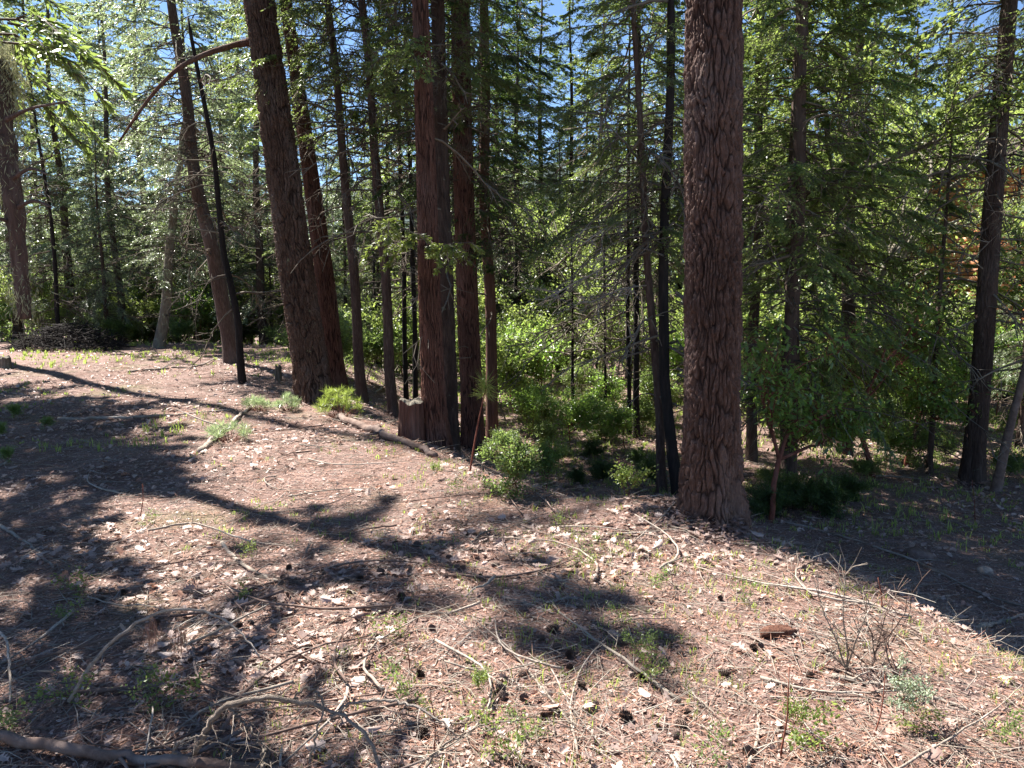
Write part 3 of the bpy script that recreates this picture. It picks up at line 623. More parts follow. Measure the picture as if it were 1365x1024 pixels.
mb = MB(); x, y = scatter(30000, 1.6, 18, 1.15); n = len(x); d, u, nz = rotm(n, .12); L = rng.uniform(.04, .32, n) ; P = np.stack([x, y, terrf(x, y) + .008], -1)
Q = P + d * L[:, None] * .5; Q[:, 2] += rng.uniform(0, .02, n); Rr = Q + nrm(d + u * rng.normal(0, .4, (n, 1))) * L[:, None] * .5
rd = rng.uniform(.0008, .0028, n); segs(mb, P, Q, rd, rd * .85); segs(mb, Q, Rr, rd * .85, rd * .5)
o = link('twig_litter', mb.mesh('twig_litter', M['dead_wood'])); tag(o, 'short broken grey twigs scattered over the forest floor', 'twig litter', None, 'stuff')
# grass
mb = MB()
def tufts(x, y, nb, h, wd=.004):
    n = len(x); x = np.repeat(x, nb) + rng.normal(0, .018, n * nb); y = np.repeat(y, nb) + rng.normal(0, .018, n * nb); n = len(x)
    a = rng.rand(n) * 6.283; d = np.stack([np.cos(a), np.sin(a), np.zeros(n)], -1); u = np.stack([-np.sin(a), np.cos(a), np.zeros(n)], -1)
    hh = h * rng.uniform(.4, 1.3, n)[:, None]; P = np.stack([x, y, terrf(x, y) - .003], -1); w = (wd + .0006 * np.hypot(x, y))[:, None]
    A = P + np.array([0, 0, 1.]) * hh * .55 + d * hh * .12; B = P + np.array([0, 0, 1.]) * hh * .92 + d * hh * rng.uniform(.2, .8, (n, 1))
    V = np.stack([P - u * w / 2, P + u * w / 2, A + u * w / 2, A - u * w / 2, B], 1).reshape(-1, 3); o = np.arange(n)[:, None] * 5; t = np.repeat(rng.rand(n), 5)
    b0 = mb.n; mb.add(V, o + np.array([[0, 1, 2, 3]]), 0, t); mb.add(np.zeros((0, 3)), o + np.array([[3, 2, 4]]) + b0 - mb.n, 0, np.zeros(0))
def gmask(x, y):
    g_ = sm((fbm(x * .8 + 9, y * .8, 0, 4, 61) - .5) / .12) * .5
    g_ = g_ + .9 * np.exp(-(((x - .9) / .8) ** 2 + ((y - 4.0) / .9) ** 2)) + 1.0 * sm((y - 14) / 3) * (x < -3) + .6 * np.exp(-((x - np.interp(y, EY, EX)) / .25) ** 2)
    g_ = g_ + 1.1 * sm((x - np.interp(y, EY, EX) - 1.2) / 1.5) * sm((y - 5.5) / 3)
    return g_
x, y = scatter(16000, 1.7, 20, 1.1); k = rng.rand(len(x)) < gmask(x, y) * .62; tufts(x[k], y[k], 6, .045, .0022)
x, y = scatter(11000, 8, 30, 1.); k = rng.rand(len(x)) < gmask(x, y) * .7 * sm((fbm(x * 1.1, y * 1.1, 0, 3, 71) - .4) / .2); tufts(x[k], y[k], 6, .10, .0035)
o = link('grass', mb.mesh('grass', M['grass'])); tag(o, 'sparse short green grass growing through the litter', 'grass', None, 'stuff')

mb = MB()
for key, nn_, rr in (('L', 1500, .34), ('R', 1500, .42), ('R2', 500, .25), ('E', 900, .3), ('F', 500, .25), ('G', 900, .3), ('N', 700, .28), ('T', 500, .3), ('K', 300, .16)):
    P = TR[key][1]; a = rng.rand(nn_) * 6.283; q = rr * (.55 + np.abs(rng.normal(0, .35, nn_))); x = P[0] + q * np.cos(a); y = P[1] + q * np.sin(a); d, u, nz = rotm(nn_, .5); L = rng.uniform(.02, .075, nn_)
    leaves(mb, np.stack([x, y, terrf(x, y) + rng.uniform(0, .07, nn_) * np.exp(-(q / rr - .5) * 2)], -1), d, u, L, L * rng.uniform(.25, .6, nn_), 0, np.clip(rng.normal(.12, .12, nn_), 0, 1))
o = link('bark_debris', mb.mesh('bark_debris', M['litter'])); tag(o, 'brown bark flakes heaped round the feet of the big trunks', 'bark debris', None, 'stuff')

# ---------------------------------------------------------------- sticks, logs, branches
def gz(x, y): return float(terrf(x, y))
def stick(name, label, cat, pts, r0, r1, mat='dead_wood', n=30, sides=8, forks=0, seed=0, world=False, group=None, parts=None, lift=.7):
    P = []
    for p in pts:
        if world: P.append(np.array(p, float)); continue
        g_ = G(p[0], p[1]); g_[2] = gz(g_[0], g_[1]) + r0 * lift + (p[2] if len(p) > 2 else 0); P.append(g_)
    c = spline(P, n); mid = c[0].copy(); rr = np.linspace(r0, r1, len(c)); rg = np.random.RandomState(seed + 5)
    c = c + rg.normal(0, r0 * .25, c.shape)
    mb = MB(); tube(mb, c - mid, rr, sides, 0, .14, seed)
    for _ in range(forks):
        i = rg.randint(len(c) // 5, len(c) - 2); d = nrm(c[i + 1] - c[i]); d = nrm(d + rg.normal(0, .55, 3) * np.array([1, 1, .35]) + np.array([0, 0, .12])); l = rg.uniform(.08, .3) * (3 * len(c) * 0 + np.linalg.norm(c[-1] - c[0]))
        q1 = c[i] + d * l * .5; d2 = nrm(d + rg.normal(0, .3, 3)); q2 = q1 + d2 * l * .5; rr_ = rr[i] * .5
        tube(mb, np.array([c[i], q1, q2]) - mid, [rr_, rr_ * .7, rr_ * .3], 5, 0, 0, 1)
    o = link(name, mb.mesh(name, M[mat], True), None, mid); tag(o, label, cat, group); return o, c
def wp(*a): return [W(*q) for q in a]
# foreground log with its arching dead branches
Yl = 2.35
lg = [W(-30, 975, 2.5), W(90, 988, 2.44), W(180, 998, 2.39), W(300, 1012, 2.33), W(440, 1032, 2.26), W(520, 1045, 2.2)]
for p in lg: p[2] = gz(p[0], p[1]) + .035
root, c = stick('fallen_log', 'slim brown fallen trunk across the bottom left corner with pale arching branches', 'log', lg, .020, .013, 'brown_wood', 40, 12, 3, 3, True, lift=0)
def child_arch(pts, r0, r1, mat='pale_wood', name='branch'):
    cc = spline(wp(*pts), 36) - np.array(root.location); cc += np.random.RandomState(int(r0 * 1e5)).normal(0, .0035, cc.shape); mb = MB(); tube(mb, cc, np.linspace(r0, r1, len(cc)) * .85, 8, 0, .28, 2)
    rg_ = np.random.RandomState(int(pts[0][0]))
    for q in range(7): i_ = rg_.randint(4, len(cc)); deadbranch(rg_, mb, cc[i_], rg_.rand() * 6.28, rg_.uniform(.04, .16), rg_.uniform(-.5, .8), .3, .0022, 3); link(name, mb.mesh(name, M[mat], True), root)
child_arch([(262, 1005, 2.34), (278, 968, 2.33), (303, 940, 2.33), (345, 933, 2.33), (400, 937, 2.32), (455, 955, 2.3), (490, 985, 2.27), (515, 1035, 2.2)], .0125, .007)
child_arch([(305, 942, 2.33), (325, 965, 2.3), (345, 985, 2.27), (358, 1008, 2.25)], .006, .003)
child_arch([(232, 1005, 2.36), (240, 990, 2.34), (262, 982, 2.33), (290, 985, 2.31), (313, 1003, 2.28)], .005, .003)
child_arch([(440, 955, 2.3), (470, 938, 2.32), (520, 934, 2.33), (560, 945, 2.31), (600, 972, 2.26), (618, 985, 2.24)], .007, .003)
child_arch([(556, 1040, 2.15), (585, 1000, 2.2), (612, 982, 2.24), (640, 970, 2.25), (680, 985, 2.24)], .0055, .002)
child_arch([(392, 931, 2.33), (410, 918, 2.35), (430, 935, 2.3), (423, 975, 2.27), (412, 1020, 2.24)], .005, .004, 'dead_wood')
child_arch([(352, 1040, 2.2), (354, 1012, 2.24), (352, 1000, 2.25)], .014, .009, 'dead_wood', 'broken_stub')
stick('fallen_branch', 'long thin dark branch lying straight across the lower left litter', 'branch', [(-20, 942), (110, 928), (230, 915), (300, 900), (380, 876), (450, 850)], .011, .005, 'brown_wood', 40, 8, 3, 11)
o, c = stick('arching_branch', 'lichened pale branch arching over the shaded lower left ground with hanging needle tufts', 'branch', wp((92, 935, 2.72), (120, 890, 2.74), (150, 855, 2.78), (205, 820, 2.84), (252, 812, 2.88), (300, 828, 2.86), (335, 860, 2.8), (345, 878, 2.78)), .008, .003, 'pale_wood', 40, 8, 0, 12, True)
for (a, b_, Y) in ((200, 828, 2.8), (240, 838, 2.84)):
    mb = MB(); rg = np.random.RandomState(a); n = 70; p = W(a, b_, Y)[None] + rg.normal(0, .012, (n, 3)); d = nrm(np.array([0, 0, -1.]) + rg.normal(0, .16, (n, 3))); u = nrm(np.cross(d, rg.normal(0, 1, (n, 3))))
    leaves(mb, p - np.array(o.location), d, u, rg.uniform(.06, .14, n), .002, 0, rg.rand(n)); link('needle_tuft', mb.mesh('needle_tuft', M['needle_dead']), o)
for i, (lab, pts, r0, r1, mat, fk) in enumerate([
    ('bleached crooked stick beside the long pole in the clearing, thick end toward the camera', [(266, 607), (284, 588), (305, 572), (318, 558), (336, 544)], .034, .018, 'pale_wood', 1),
    ('long straight pole lying across the edge of the big shadow', [(78, 560), (150, 560), (235, 555), (312, 549)], .024, .013, 'dead_wood', 0),
    ('grey stick lying in the sunny far grass near the leaning trunks', [(170, 497), (220, 493), (262, 489), (290, 478)], .022, .012, 'dead_wood', 2),
    ('curved dark stick in the sunlit litter above the shadow band', [(295, 726), (320, 752), (348, 770), (372, 781)], .014, .006, 'dead_wood', 2),
    ('thin pale twig fan over the sunlit litter left of centre', [(198, 716, .03), (260, 708, .05), (330, 727, .03), (400, 732)], .008, .003, 'pale_wood', 6),
    ('pair of dark sticks lying in the upper left of the foreground shade', [(-5, 700), (30, 722), (70, 757)], .014, .006, 'dead_wood', 2),
    ('short pale twig on the bare duff right of the shadow band', [(670, 798), (700, 806), (738, 822)], .008, .004, 'pale_wood', 1),
    ('dark stick on the shadow band right of centre', [(690, 700), (715, 710), (745, 722)], .012, .005, 'brown_wood', 2),
    ('brown stick half buried below the thick furrowed fir', [(990, 845), (1020, 862), (1095, 890), (1150, 905)], .010, .005, 'brown_wood', 3),
    ('long grey branch lying in the shade on the right slope', [(1040, 696), (1130, 720), (1220, 750), (1300, 790), (1375, 815)], .014, .007, 'dead_wood', 4),
    ('pale forked twig at the bottom edge right of centre', [(995, 1030), (1010, 985), (1012, 955)], .008, .004, 'pale_wood', 2),
    ('short fallen limb on the right slope by the white stone', [(1290, 840), (1330, 832), (1375, 820)], .016, .01, 'dead_wood', 1),
    ('slanting stick at the lower right edge of the lit bank', [(1110, 905), (1190, 920), (1290, 945)], .012, .006, 'dead_wood', 3),
    ('low arched grey twig left of the bottom log', [(-5, 868, .1), (14, 900, .12), (14, 950, .03)], .006, .004, 'pale_wood', 1),
    ('dark rotten branch lying under the bank below the massive leaning fir', [(450, 560), (500, 580), (550, 597), (580, 612)], .045, .03, 'brown_wood', 3),
    ('grey pole on the shaded ground right of the stump cedar', [(606, 573), (630, 580), (660, 585)], .04, .03, 'brown_wood', 1),
    ('forked grey deadwood by the foot of the brown trunks', [(500, 528, .05), (530, 520, .25), (550, 518, .1)], .016, .008, 'dead_wood', 6)]):
    stick('fallen_branch', lab, 'branch', pts, r0, r1, mat, 24, 8, fk, 20 + i)
# many loose fallen sticks
rg = np.random.RandomState(77)
for i in range(150):
    r_ = 2.2 + 12 * rg.rand() ** 1.3; a = rg.uniform(-.6, .6); x0, y0 = r_ * math.sin(a), r_ * math.cos(a); b_ = rg.rand() * 6.28; L = rg.uniform(.2, 1.2); kk = rg.normal(0, .8)
    pts = [(x0 + L * t * math.cos(b_ + kk * t), y0 + L * t * math.sin(b_ + kk * t)) for t in (0, .33, .66, 1)]
    pts = [(p[0], p[1], gz(*p) + .012 + rg.rand() * .03) for p in pts]; rr_ = rg.uniform(.0035, .0095)
    side = 'in the left foreground' if x0 < -.8 else ('on the right bank' if x0 > 1.2 else 'in the middle foreground')
    if r_ > 6: side = 'farther back on the clearing' if x0 < 0 else 'in the shade behind the bank'
    stick('twig', f'loose dry twig lying on the litter {side}', 'twig', pts, rr_, rr_ * .4, ['dead_wood', 'brown_wood', 'pale_wood'][rg.randint(3)], 12, 5, rg.randint(0, 5), i, True, 'loose dry twigs on the litter')

# brush pile
e = empty('brush_pile', G(92, 466)); tag(e, 'dark heap of dry brush at the far left of the clearing', 'brush pile'); rg = np.random.RandomState(8)
mb = MB(); n = 900; a = rg.rand(n) * 6.28; q_ = np.sqrt(rg.rand(n)); x = q_ * np.cos(a) * 1.35; y = q_ * np.sin(a) * .9; z = (1 - q_ ** 2) * .62 * rg.rand(n) ** .4
d = nrm(np.stack([rg.normal(0, 1, n), rg.normal(0, .6, n), rg.normal(0, .28, n)], -1)); P = np.stack([x, y, z + .03], -1); L = rg.uniform(.15, .7, n)[:, None]
rd = rg.uniform(.004, .013, n); segs(mb, P - d * L / 2, P + d * L / 2, rd, rd * .5, 0, 4); link('brush', mb.mesh('brush', M['char_bark']), e)['kind'] = 'stuff'
# stumps
def stump(px, py, wpx, h, label, mat='cedar_bark', Y=None):
    P = G(px, py) if Y is None else np.array([W(px, py, Y)[0], Y, float(terr(W(px, py, Y)[0], Y))]); r = wpx / 1024 * P[1] / 2; z = np.linspace(-.15, h, 26); n = 90; th = np.arange(n) * 2 * math.pi / n
    c_, s_ = np.cos(th)[None], np.sin(th)[None]; Z = z[:, None]
    rr = r * (1 + .22 * np.exp(-np.clip(Z + .1, 0, 9) / .12) + .06 * np.sin(th * 4)[None]) + .02 * (vn3(c_ * 6, s_ * 6, Z * 2, 3) - .5) * 2
    zt = Z + .07 * (vn3(c_ * 2, s_ * 2, 0, 8) - .5) * (Z / h)
    e = empty('tree_stump', P); tag(e, label, 'stump'); mb = MB(); V = np.stack([rr * c_, rr * s_, zt + 0 * rr], -1)
    i = np.arange(25)[:, None] * n; kk = np.arange(n)[None]; k2 = (kk + 1) % n; mb.add(V.reshape(-1, 3), np.stack([i + kk, i + k2, i + n + k2, i + n + kk], -1).reshape(-1, 4)); link('bark', mb.mesh('bark', M[mat], True), e)
    mb = MB(); rings = [V[-1]]; cen = V[-1].mean(0)
    for f in (.85, .6, .35, .05):
        q = cen + (V[-1] - cen) * f; q[:, 2] += .015 + .03 * (vn3(q[:, 0] * 25, q[:, 1] * 25, 0, 5) - .4); rings.append(q)
    Rg = np.array(rings); i = np.arange(4)[:, None] * n; mb.add(Rg.reshape(-1, 3), np.stack([i + kk, i + k2, i + n + k2, i + n + kk], -1).reshape(-1, 4)); link('cut_top', mb.mesh('cut_top', M['grey_bark'], True), e)
    return e
stump(549, 590, 32, .42, 'low reddish stump with a pale mossy top touching the cedar trunk', 'cedar_bark', Y=8.15)
stump(371, 500, 7, .28, 'tiny tan stump behind the massive leaning fir', 'grey_bark', Y=13)
stump(6, 492, 15, .22, 'cut stump at the far left edge of the clearing', 'grey_bark')
# stones, bark chunk
def rock(px, py, r, label, mat, sq=(1, 1, .6), seed=1, name='stone'):
    P = G(px, py); n = 20; th = np.linspace(0, 2 * math.pi, n, endpoint=False); ph = np.linspace(.02, math.pi - .02, 14); T_, Q = np.meshgrid(th, ph)
    X = np.sin(Q) * np.cos(T_); Y_ = np.sin(Q) * np.sin(T_); Z = np.cos(Q); R_ = 1 + .55 * (fbm(X * 1.6 + seed, Y_ * 1.6, Z * 1.6, 3, seed) - .5)
    V = np.stack([X * sq[0], Y_ * sq[1], Z * sq[2]], -1) * (R_ * r)[..., None]; i = np.arange(13)[:, None] * n; kk = np.arange(n)[None]; k2 = (kk + 1) % n
    mb = MB(); mb.add(V.reshape(-1, 3), np.stack([i + k2, i + kk, i + n + kk, i + n + k2], -1).reshape(-1, 4))
    o = link(name, mb.mesh(name, M[mat]), None, (P[0], P[1], gz(P[0], P[1]) + r * .2), (0, 0, seed * 1.1)); tag(o, label, name.replace('_', ' '))
rock(1313, 765, .062, 'pale rounded stone on the shaded right slope', 'pale_wood')
rock(1036, 850, .075, 'dark slab of rotten bark on the lit bank below the thick fir', 'red_bark', (1.25, .5, .35), 3, 'bark_chunk')
rock(1208, 932, .035, 'small grey stone beside the red-stemmed seedling', 'grey_bark', (1, 1, .6), 4)
rock(1225, 742, .09, 'dark lump of rotten wood on the shaded right slope', 'brown_wood', (1.6, .8, .6), 5, 'rotten_wood')

# pine cones
mb = MB(); rg = np.random.RandomState(3); n = 95; k_ = np.arange(n); t = (k_ + .5) / n; a = k_ * 2.39996; rad = np.sin(np.clip(t * .92 + .06, 0, 1) * math.pi) ** .7 * .55
p = np.stack([rad * .45 * np.cos(a), rad * .45 * np.sin(a), t * 1.5 - .75], -1); out = np.stack([np.cos(a), np.sin(a), .25 + t * .9], -1); d = nrm(out); u = np.stack([-np.sin(a), np.cos(a), 0 * a], -1)
leaves(mb, p, d, u, rad * .85 + .12, rad * .62 + .12, 0, None, 'h', .3); tube(mb, [[0, 0, -.75], [0, 0, 0], [0, 0, .7]], [.16, .2, .05], 8)
cone = mb.mesh('pine_cone', M['brown_wood'])
spots = [(588, 712), (620, 716), (640, 905), (668, 925), (697, 905), (725, 962), (740, 950), (795, 948), (775, 918), (735, 845), (722, 856), (740, 842), (830, 860), (845, 905), (835, 965), (560, 905), (520, 765), (535, 800), (495, 812), (700, 938), (760, 895), (855, 905), (890, 860), (905, 875),
         (375, 783), (390, 782), (358, 790), (135, 805), (165, 793), (168, 762), (210, 835), (1005, 870), (1015, 868), (1080, 905), (660, 757), (640, 770), (610, 760), (455, 770), (480, 775), (430, 765), (560, 740), (700, 742), (770, 758), (960, 800), (1000, 1005), (900, 985)]
for j in range(22): spots.append((rg.uniform(300, 980), 700 + 300 * rg.rand()))
for j, (a, b_) in enumerate(spots):
    P = G(a, b_); o = link('pine_cone', cone, None, (P[0], P[1], gz(P[0], P[1]) + .014), (rg.uniform(1.2, 1.9), rg.uniform(-.3, .3), rg.rand() * 6.28), rg.uniform(.02, .034))
    tag(o, 'small dark open pine cone lying on the forest floor', 'pine cone', 'pine cones on the forest floor')

# ---------------------------------------------------------------- ground plants
BL['seed_a'] = broadleaf(41, .22, 1.6, .003, 'red_stem', 'oak_leaf', .035, 4, 2, 3, trunkh=.45, lw=.6, minl=1)
BL['seed_b'] = broadleaf(42, .16, 2.0, .0025, 'brown_wood', 'shrub_leaf', .03, 5, 2, 3, trunkh=.4, lw=.55, minl=1)
BL['sprout'] = broadleaf(43, .75, .8, .006, 'red_stem', 'oak_leaf', .045, 4, 3, 3, trunkh=.35, lw=.55, minl=2)
BL['manz'] = broadleaf(44, .6, 1.1, .008, 'red_stem', 'sage_leaf', .028, 8, 3, 3, trunkh=.35, lw=.6, minl=0)
def P_at(px, py): q = G(px, py); return q[0], q[1]
def grp(px): return 'in the left foreground' if px < 400 else ('in the middle foreground' if px < 860 else 'on the right bank')
for j, (a, b_, k, sc) in enumerate([(105, 800, 'seed_a', 1.3), (85, 835, 'seed_b', 1.2), (225, 940, 'seed_a', 1.3), (200, 935, 'seed_b', 1.3), (100, 945, 'seed_a', 1.2), (325, 800, 'seed_a', .9), (512, 855, 'seed_a', 1.1), (530, 935, 'seed_b', 1.6),
        (645, 935, 'sprout', .55), (655, 1005, 'seed_a', 1.4), (605, 660, 'seed_a', 1.1), (690, 985, 'seed_b', 1.2), (880, 790, 'seed_b', 1.3), (770, 760, 'seed_a', 1.), (870, 880, 'seed_b', 1.2), (840, 870, 'seed_b', 1.1), (860, 905, 'seed_a', 1.), (1000, 800, 'seed_b', 1.1),
        (1055, 985, 'sprout', .6), (1090, 1005, 'seed_a', 1.5), (955, 700, 'seed_b', 1.4), (960, 1020, 'seed_b', 1.4), (820, 830, 'seed_b', 1.), (1345, 1000, 'seed_b', 1.4), (205, 700, 'seed_b', 1.), (330, 745, 'seed_a', .9), (1230, 985, 'seed_a', 1.), (15, 985, 'seed_b', 1.4), (790, 735, 'seed_b', 1.2), (745, 705, 'seed_a', .9)]):
    x, y = P_at(a, b_); plant_bush(k, x, y, j * 1.7, sc * .33, f'small green leafy seedling {grp(a)}', 'seedling', 'green seedlings on the litter', 'seedling')
def pb(key, a, b_, sc, label, cat='shrub', name='shrub', rz=0., dz=0): x, y = P_at(a, b_); return plant_bush(key, x, y, rz, sc, label, cat, None, name, dz)
pb('sprout', 838, 676, .42, 'bright green leafy sprout left of the foot of the thick furrowed fir', 'sapling', 'sapling')
pb('bush_a', 690, 662, .42, 'sunlit shrub with pale drooping leaves at the edge of the bank, centre', rz=1)
pb('bush_c', 725, 655, .34, 'reddish-stemmed green shrub just behind the sunlit bank shrub', rz=2)
pb('manz', 1210, 962, .38, 'red-stemmed seedling with grey-green round leaves on the right bank', 'seedling', 'manzanita_seedling')
pb('sprout', 583, 640, .22, 'small leafy sprout against the foot of the stump cedar', 'sapling', 'sapling', 1)
pb('sprout', 452, 520, .4, 'yellow-green sprout glowing beside the massive leaning fir', 'sapling', 'sapling', 2)
for j, (a, b_, k, sc) in enumerate([(745, 620, 'bush_b', .5), (790, 610, 'bush_d', .8), (850, 620, 'bush_d', .7), (730, 600, 'bush_a', .55), (815, 590, 'bush_b', .5), (770, 645, 'bush_d', .6), (1020, 690, 'bush_d', 1.1), (1055, 680, 'bush_d', 1.3), (1095, 685, 'bush_d', 1.15), (1130, 670, 'bush_d', 1.), (1030, 650, 'bush_b', .5),
        (1150, 640, 'bush_b', .6), (1180, 625, 'bush_c', .6), (1220, 620, 'bush_a', .9), (1340, 640, 'bush_b', .9), (1262, 615, 'bush_a', .6), (705, 585, 'bush_c', .8), (640, 575, 'bush_b', .5), (760, 600, 'bush_c', .85), (800, 585, 'bush_a', .8), (835, 600, 'bush_c', .7), (860, 580, 'bush_a', .8), (775, 570, 'bush_b', .9), (820, 565, 'bush_c', .9), (730, 575, 'bush_a', .85), (680, 600, 'bush_b', .6), (865, 640, 'bush_d', .9), (800, 640, 'bush_d', .8), (960, 600, 'bush_d', .7)]):
    sc *= .62; x, y = P_at(a, b_); w_ = 'between the stump cedar and the dark crooked stem' if a < 900 else ('right behind the foot of the thick furrowed fir' if a < 1140 else 'at the foot of the lichen-flecked trunk')
    plant_bush(k, x, y, j * 2.1, sc, f'low shaded shrub {w_}', 'shrub', 'low shaded shrubs')
for j, (a, b_, s_) in enumerate([(20, 560, .13), (60, 575, .10), (-5, 590, .13), (10, 620, .10)]):
    x, y = P_at(a, b_); plant_bush('bush_c', x, y, j, s_, 'low green plant in the big shadow at the left edge', 'shrub', 'low plants at the left edge')
# conifer needle clumps on the ground (seedlings of pine)
def pine_clump(loc, n_tuft, rad, nl, label, stem=None, nn=45, name='pine_seedling', mat='cedar_leaf', up=.8, hgt=.12):
    e = empty(name, loc); tag(e, label, 'pine seedling'); rg = np.random.RandomState(int(abs(loc[0]) * 100)); lf = MB(); wd = MB()
    for j in range(n_tuft):
        a = rg.rand() * 6.28; q = rad * math.sqrt(rg.rand()); c = np.array([q * math.cos(a), q * math.sin(a), hgt * (1 - .6 * (q / (rad + 1e-6)) ** 2) * rg.uniform(.5, 1.2)])
        if stem is not None: c = stem + np.array([0, 0, -.05 * j + .03]) ; 
        else: segs(wd, [[c[0] * .3, c[1] * .3, 0]], [c], .004, .002)
        d = nrm(rg.normal(0, .8, (nn, 3)) + np.array([0, 0, up])); u = nrm(np.cross(d, rg.normal(0, 1, (nn, 3))))
        leaves(lf, np.repeat(c[None], nn, 0), d, u, nl * rg.uniform(.6, 1.1, nn), .0045, 0, rg.rand(nn) * .6)
    if stem is not None: tube(wd, spline([np.zeros(3), stem * np.array([.3, .3, .35]), stem * np.array([.65, .7, .7]), stem], 12), np.linspace(.009, .005, 12)[:len(spline([np.zeros(3), stem, stem * 2, stem * 3], 12))], 6)
    link('needles', lf.mesh('needles', M[mat]), e); link('stem', wd.mesh('stem', M['red_stem'], True), e)
P = G(626, 632); Tp = W(648, 515, P[1] - .1); pine_clump(P, 3, 0, .17, 'long-needled pine seedling on a thin bent stem in front of the broad shaded cedar', Tp - P, 60, up=.25)
for (a, b_, rd, lab) in ((452, 556, .22, 'bright green bristly pine seedling at the foot of the massive leaning fir'), (345, 548, .2, 'grey-green needle clump at the end of the long pole'), (385, 548, .16, 'grey-green needle clump left of the massive leaning fir'),
                         (305, 590, .24, 'flattened green needle clump beside the bleached stick')):
    q = G(a, b_); q[2] = gz(q[0], q[1]); pine_clump(q, 46 if a == 452 else 26, rd * (1.25 if a == 452 else 1), .10, lab, None, 40, hgt=.34 if a == 452 else .16, mat='cedar_leaf' if a == 452 else 'blue_leaf')
# bare twiggy dead shrubs on the right bank
for j, (a, b_, h_, lab) in enumerate(((1128, 892, .58, 'pale bare twiggy shrub standing on the right bank, left one'), (1160, 893, .42, 'dark bare twiggy shrub standing on the right bank, right one'), (1195, 905, .25, 'short bare twig bush between the twiggy shrubs and the red-stemmed seedling'))):
    P = G(a, b_); rg = np.random.RandomState(j); mb = MB()
    for s_ in range(3): 
        az = rg.rand() * 6.28; deadbranch(rg, mb, [0, 0, 0], az, h_ * rg.uniform(.6, 1.1), 2.5, -.3, .0045, 12)
    for s_ in range(5): deadbranch(rg, mb, [0, 0, 0], rg.rand() * 6.28, h_ * .5, .8, .2, .003, 8)
    o = link('dead_shrub', mb.mesh('dead_shrub', M['dead_wood' if j == 0 else 'brown_wood']), None, P); tag(o, lab, 'dead shrub')
# thin upright twigs / stems
for j, (a, b_, t_, u_, r_) in enumerate([(187, 690, 190, 645, .004), (1175, 815, 1170, 770, .004), (1040, 1010, 1052, 890, .004), (1165, 985, 1180, 900, .003), (1300, 700, 1296, 640, .005), (578, 1010, 574, 930, .003), (545, 900, 540, 860, .003), (1080, 900, 1108, 880, .003)]):
    P = G(a, b_); T_ = W(t_, u_, P[1]); stick('bare_stem', f'thin upright bare stem {grp(a)}', 'stem', [P, P * .5 + T_ * .5 + np.array([.01, 0, 0]), T_], r_, r_ * .5, 'red_stem', 8, 5, 2, j, True, 'thin upright bare stems')
# reddish sapling and madrone behind the thick fir
def place_bl(key, a, b_, Y, sc, rz, label, name, cat='tree', tilt=(0, 0)):
    x = W(a, b_, Y)[0]; e = plant_bush(key, x, Y, rz, sc, label, cat, None, name); e.rotation_euler = (tilt[0], tilt[1], rz); return e
place_bl('madrone', 1030, 640, 7.6, .62, 1.0, 'many-stemmed madrone with glossy drooping leaves behind the thick furrowed fir', 'madrone_tree', tilt=(0, .2))
place_bl('madrone', 1165, 640, 9.8, .75, 3.0, 'second madrone with dark stems spreading right of the shade-wrapped trunk', 'madrone_tree', tilt=(0, .1))
place_bl('madrone', 1205, 640, 10.5, .6, 5.0, 'slim reddish-stemmed leafy sapling left of the thin dark sapling', 'madrone_tree')
for px, Y, k, sc, lab in ((1060, 9.3, 'curtain', .95, 'deep green conifer curtain right of the thick furrowed fir, nearest the camera'), (1135, 11.2, 'curtain', 1.05, 'deep green conifer between the shade-wrapped trunk and the thin dark sapling')):
    x, y = at_col(px, Y); plant_tree(k, x, y, px, sc, lab)
place_bl('oak_b', 1372, 640, 10.5, 1.0, .5, 'leafy yellow-green oak at the right edge of the picture', 'oak_tree')
place_bl('oak_a', 1130, 500, 12, 1.15, 2.5, 'sunlit yellow-green oak with open crown right of the thick fir', 'oak_tree')
place_bl('oak_a', 1190, 500, 16, 1.2, .8, 'tall sunlit oak between the thin sapling and the lichen-flecked trunk', 'oak_tree')
place_bl('oak_b', 1180, 500, 17, 1.5, 4, 'distant sunlit oak seen left of the thin dark sapling', 'oak_tree')
place_bl('oak_b', 255, 450, 24, .9, 2, 'bright green oak in the sun between the grey leaning oak and the leaning trunks', 'oak_tree')
place_bl('oak_a', 800, 480, 17, .8, 2, 'sunlit young oak at the back of the sapling clearing', 'oak_tree')

# foliage spray hanging by the stump cedar
rg = np.random.RandomState(4)
def spray(parent_key, pts, mat, seed, L=.5, n=7, nm='leafy_branch', lsz=.05):
    e = TR[parent_key][0]; mi = e.matrix_world.inverted(); c = spline(pts, 16); wd = MB(); rg = np.random.RandomState(seed); both = MB(); w2 = MB()
    segs(w2, c[:-1], c[1:], np.linspace(.011, .005, len(c) - 1), np.linspace(.0105, .004, len(c) - 1))
    for j in range(n):
        i = rg.randint(len(c) // 3, len(c)); d = c[-1] - c[0]; az = math.atan2(d[0], d[1]) + rg.uniform(-1.1, 1.1)
        frond(rg, both, w2, c[i], az, L * rg.uniform(.6, 1.2), rg.uniform(0, .3), rg.uniform(.3, .7), 1.3, lsz, K=16)
    both.add(np.concatenate(w2.v), np.concatenate(w2.f), 1)
    both.v = [np.array([list(mi @ Vector(v)) for v in np.concatenate(both.v).tolist()], np.float32)]; both.at = [np.concatenate(both.at)]
    link(nm, both.mesh(nm, [M[mat], M['twig']]), e)
bpy.context.view_layer.update()
YE = TR['E'][1][1]
spray('E', [W(580, 330, YE), W(565, 320, YE - .35), W(540, 305, YE - .7), W(510, 290, YE - .9)], 'cedar_leaf', 1, .42, 12)
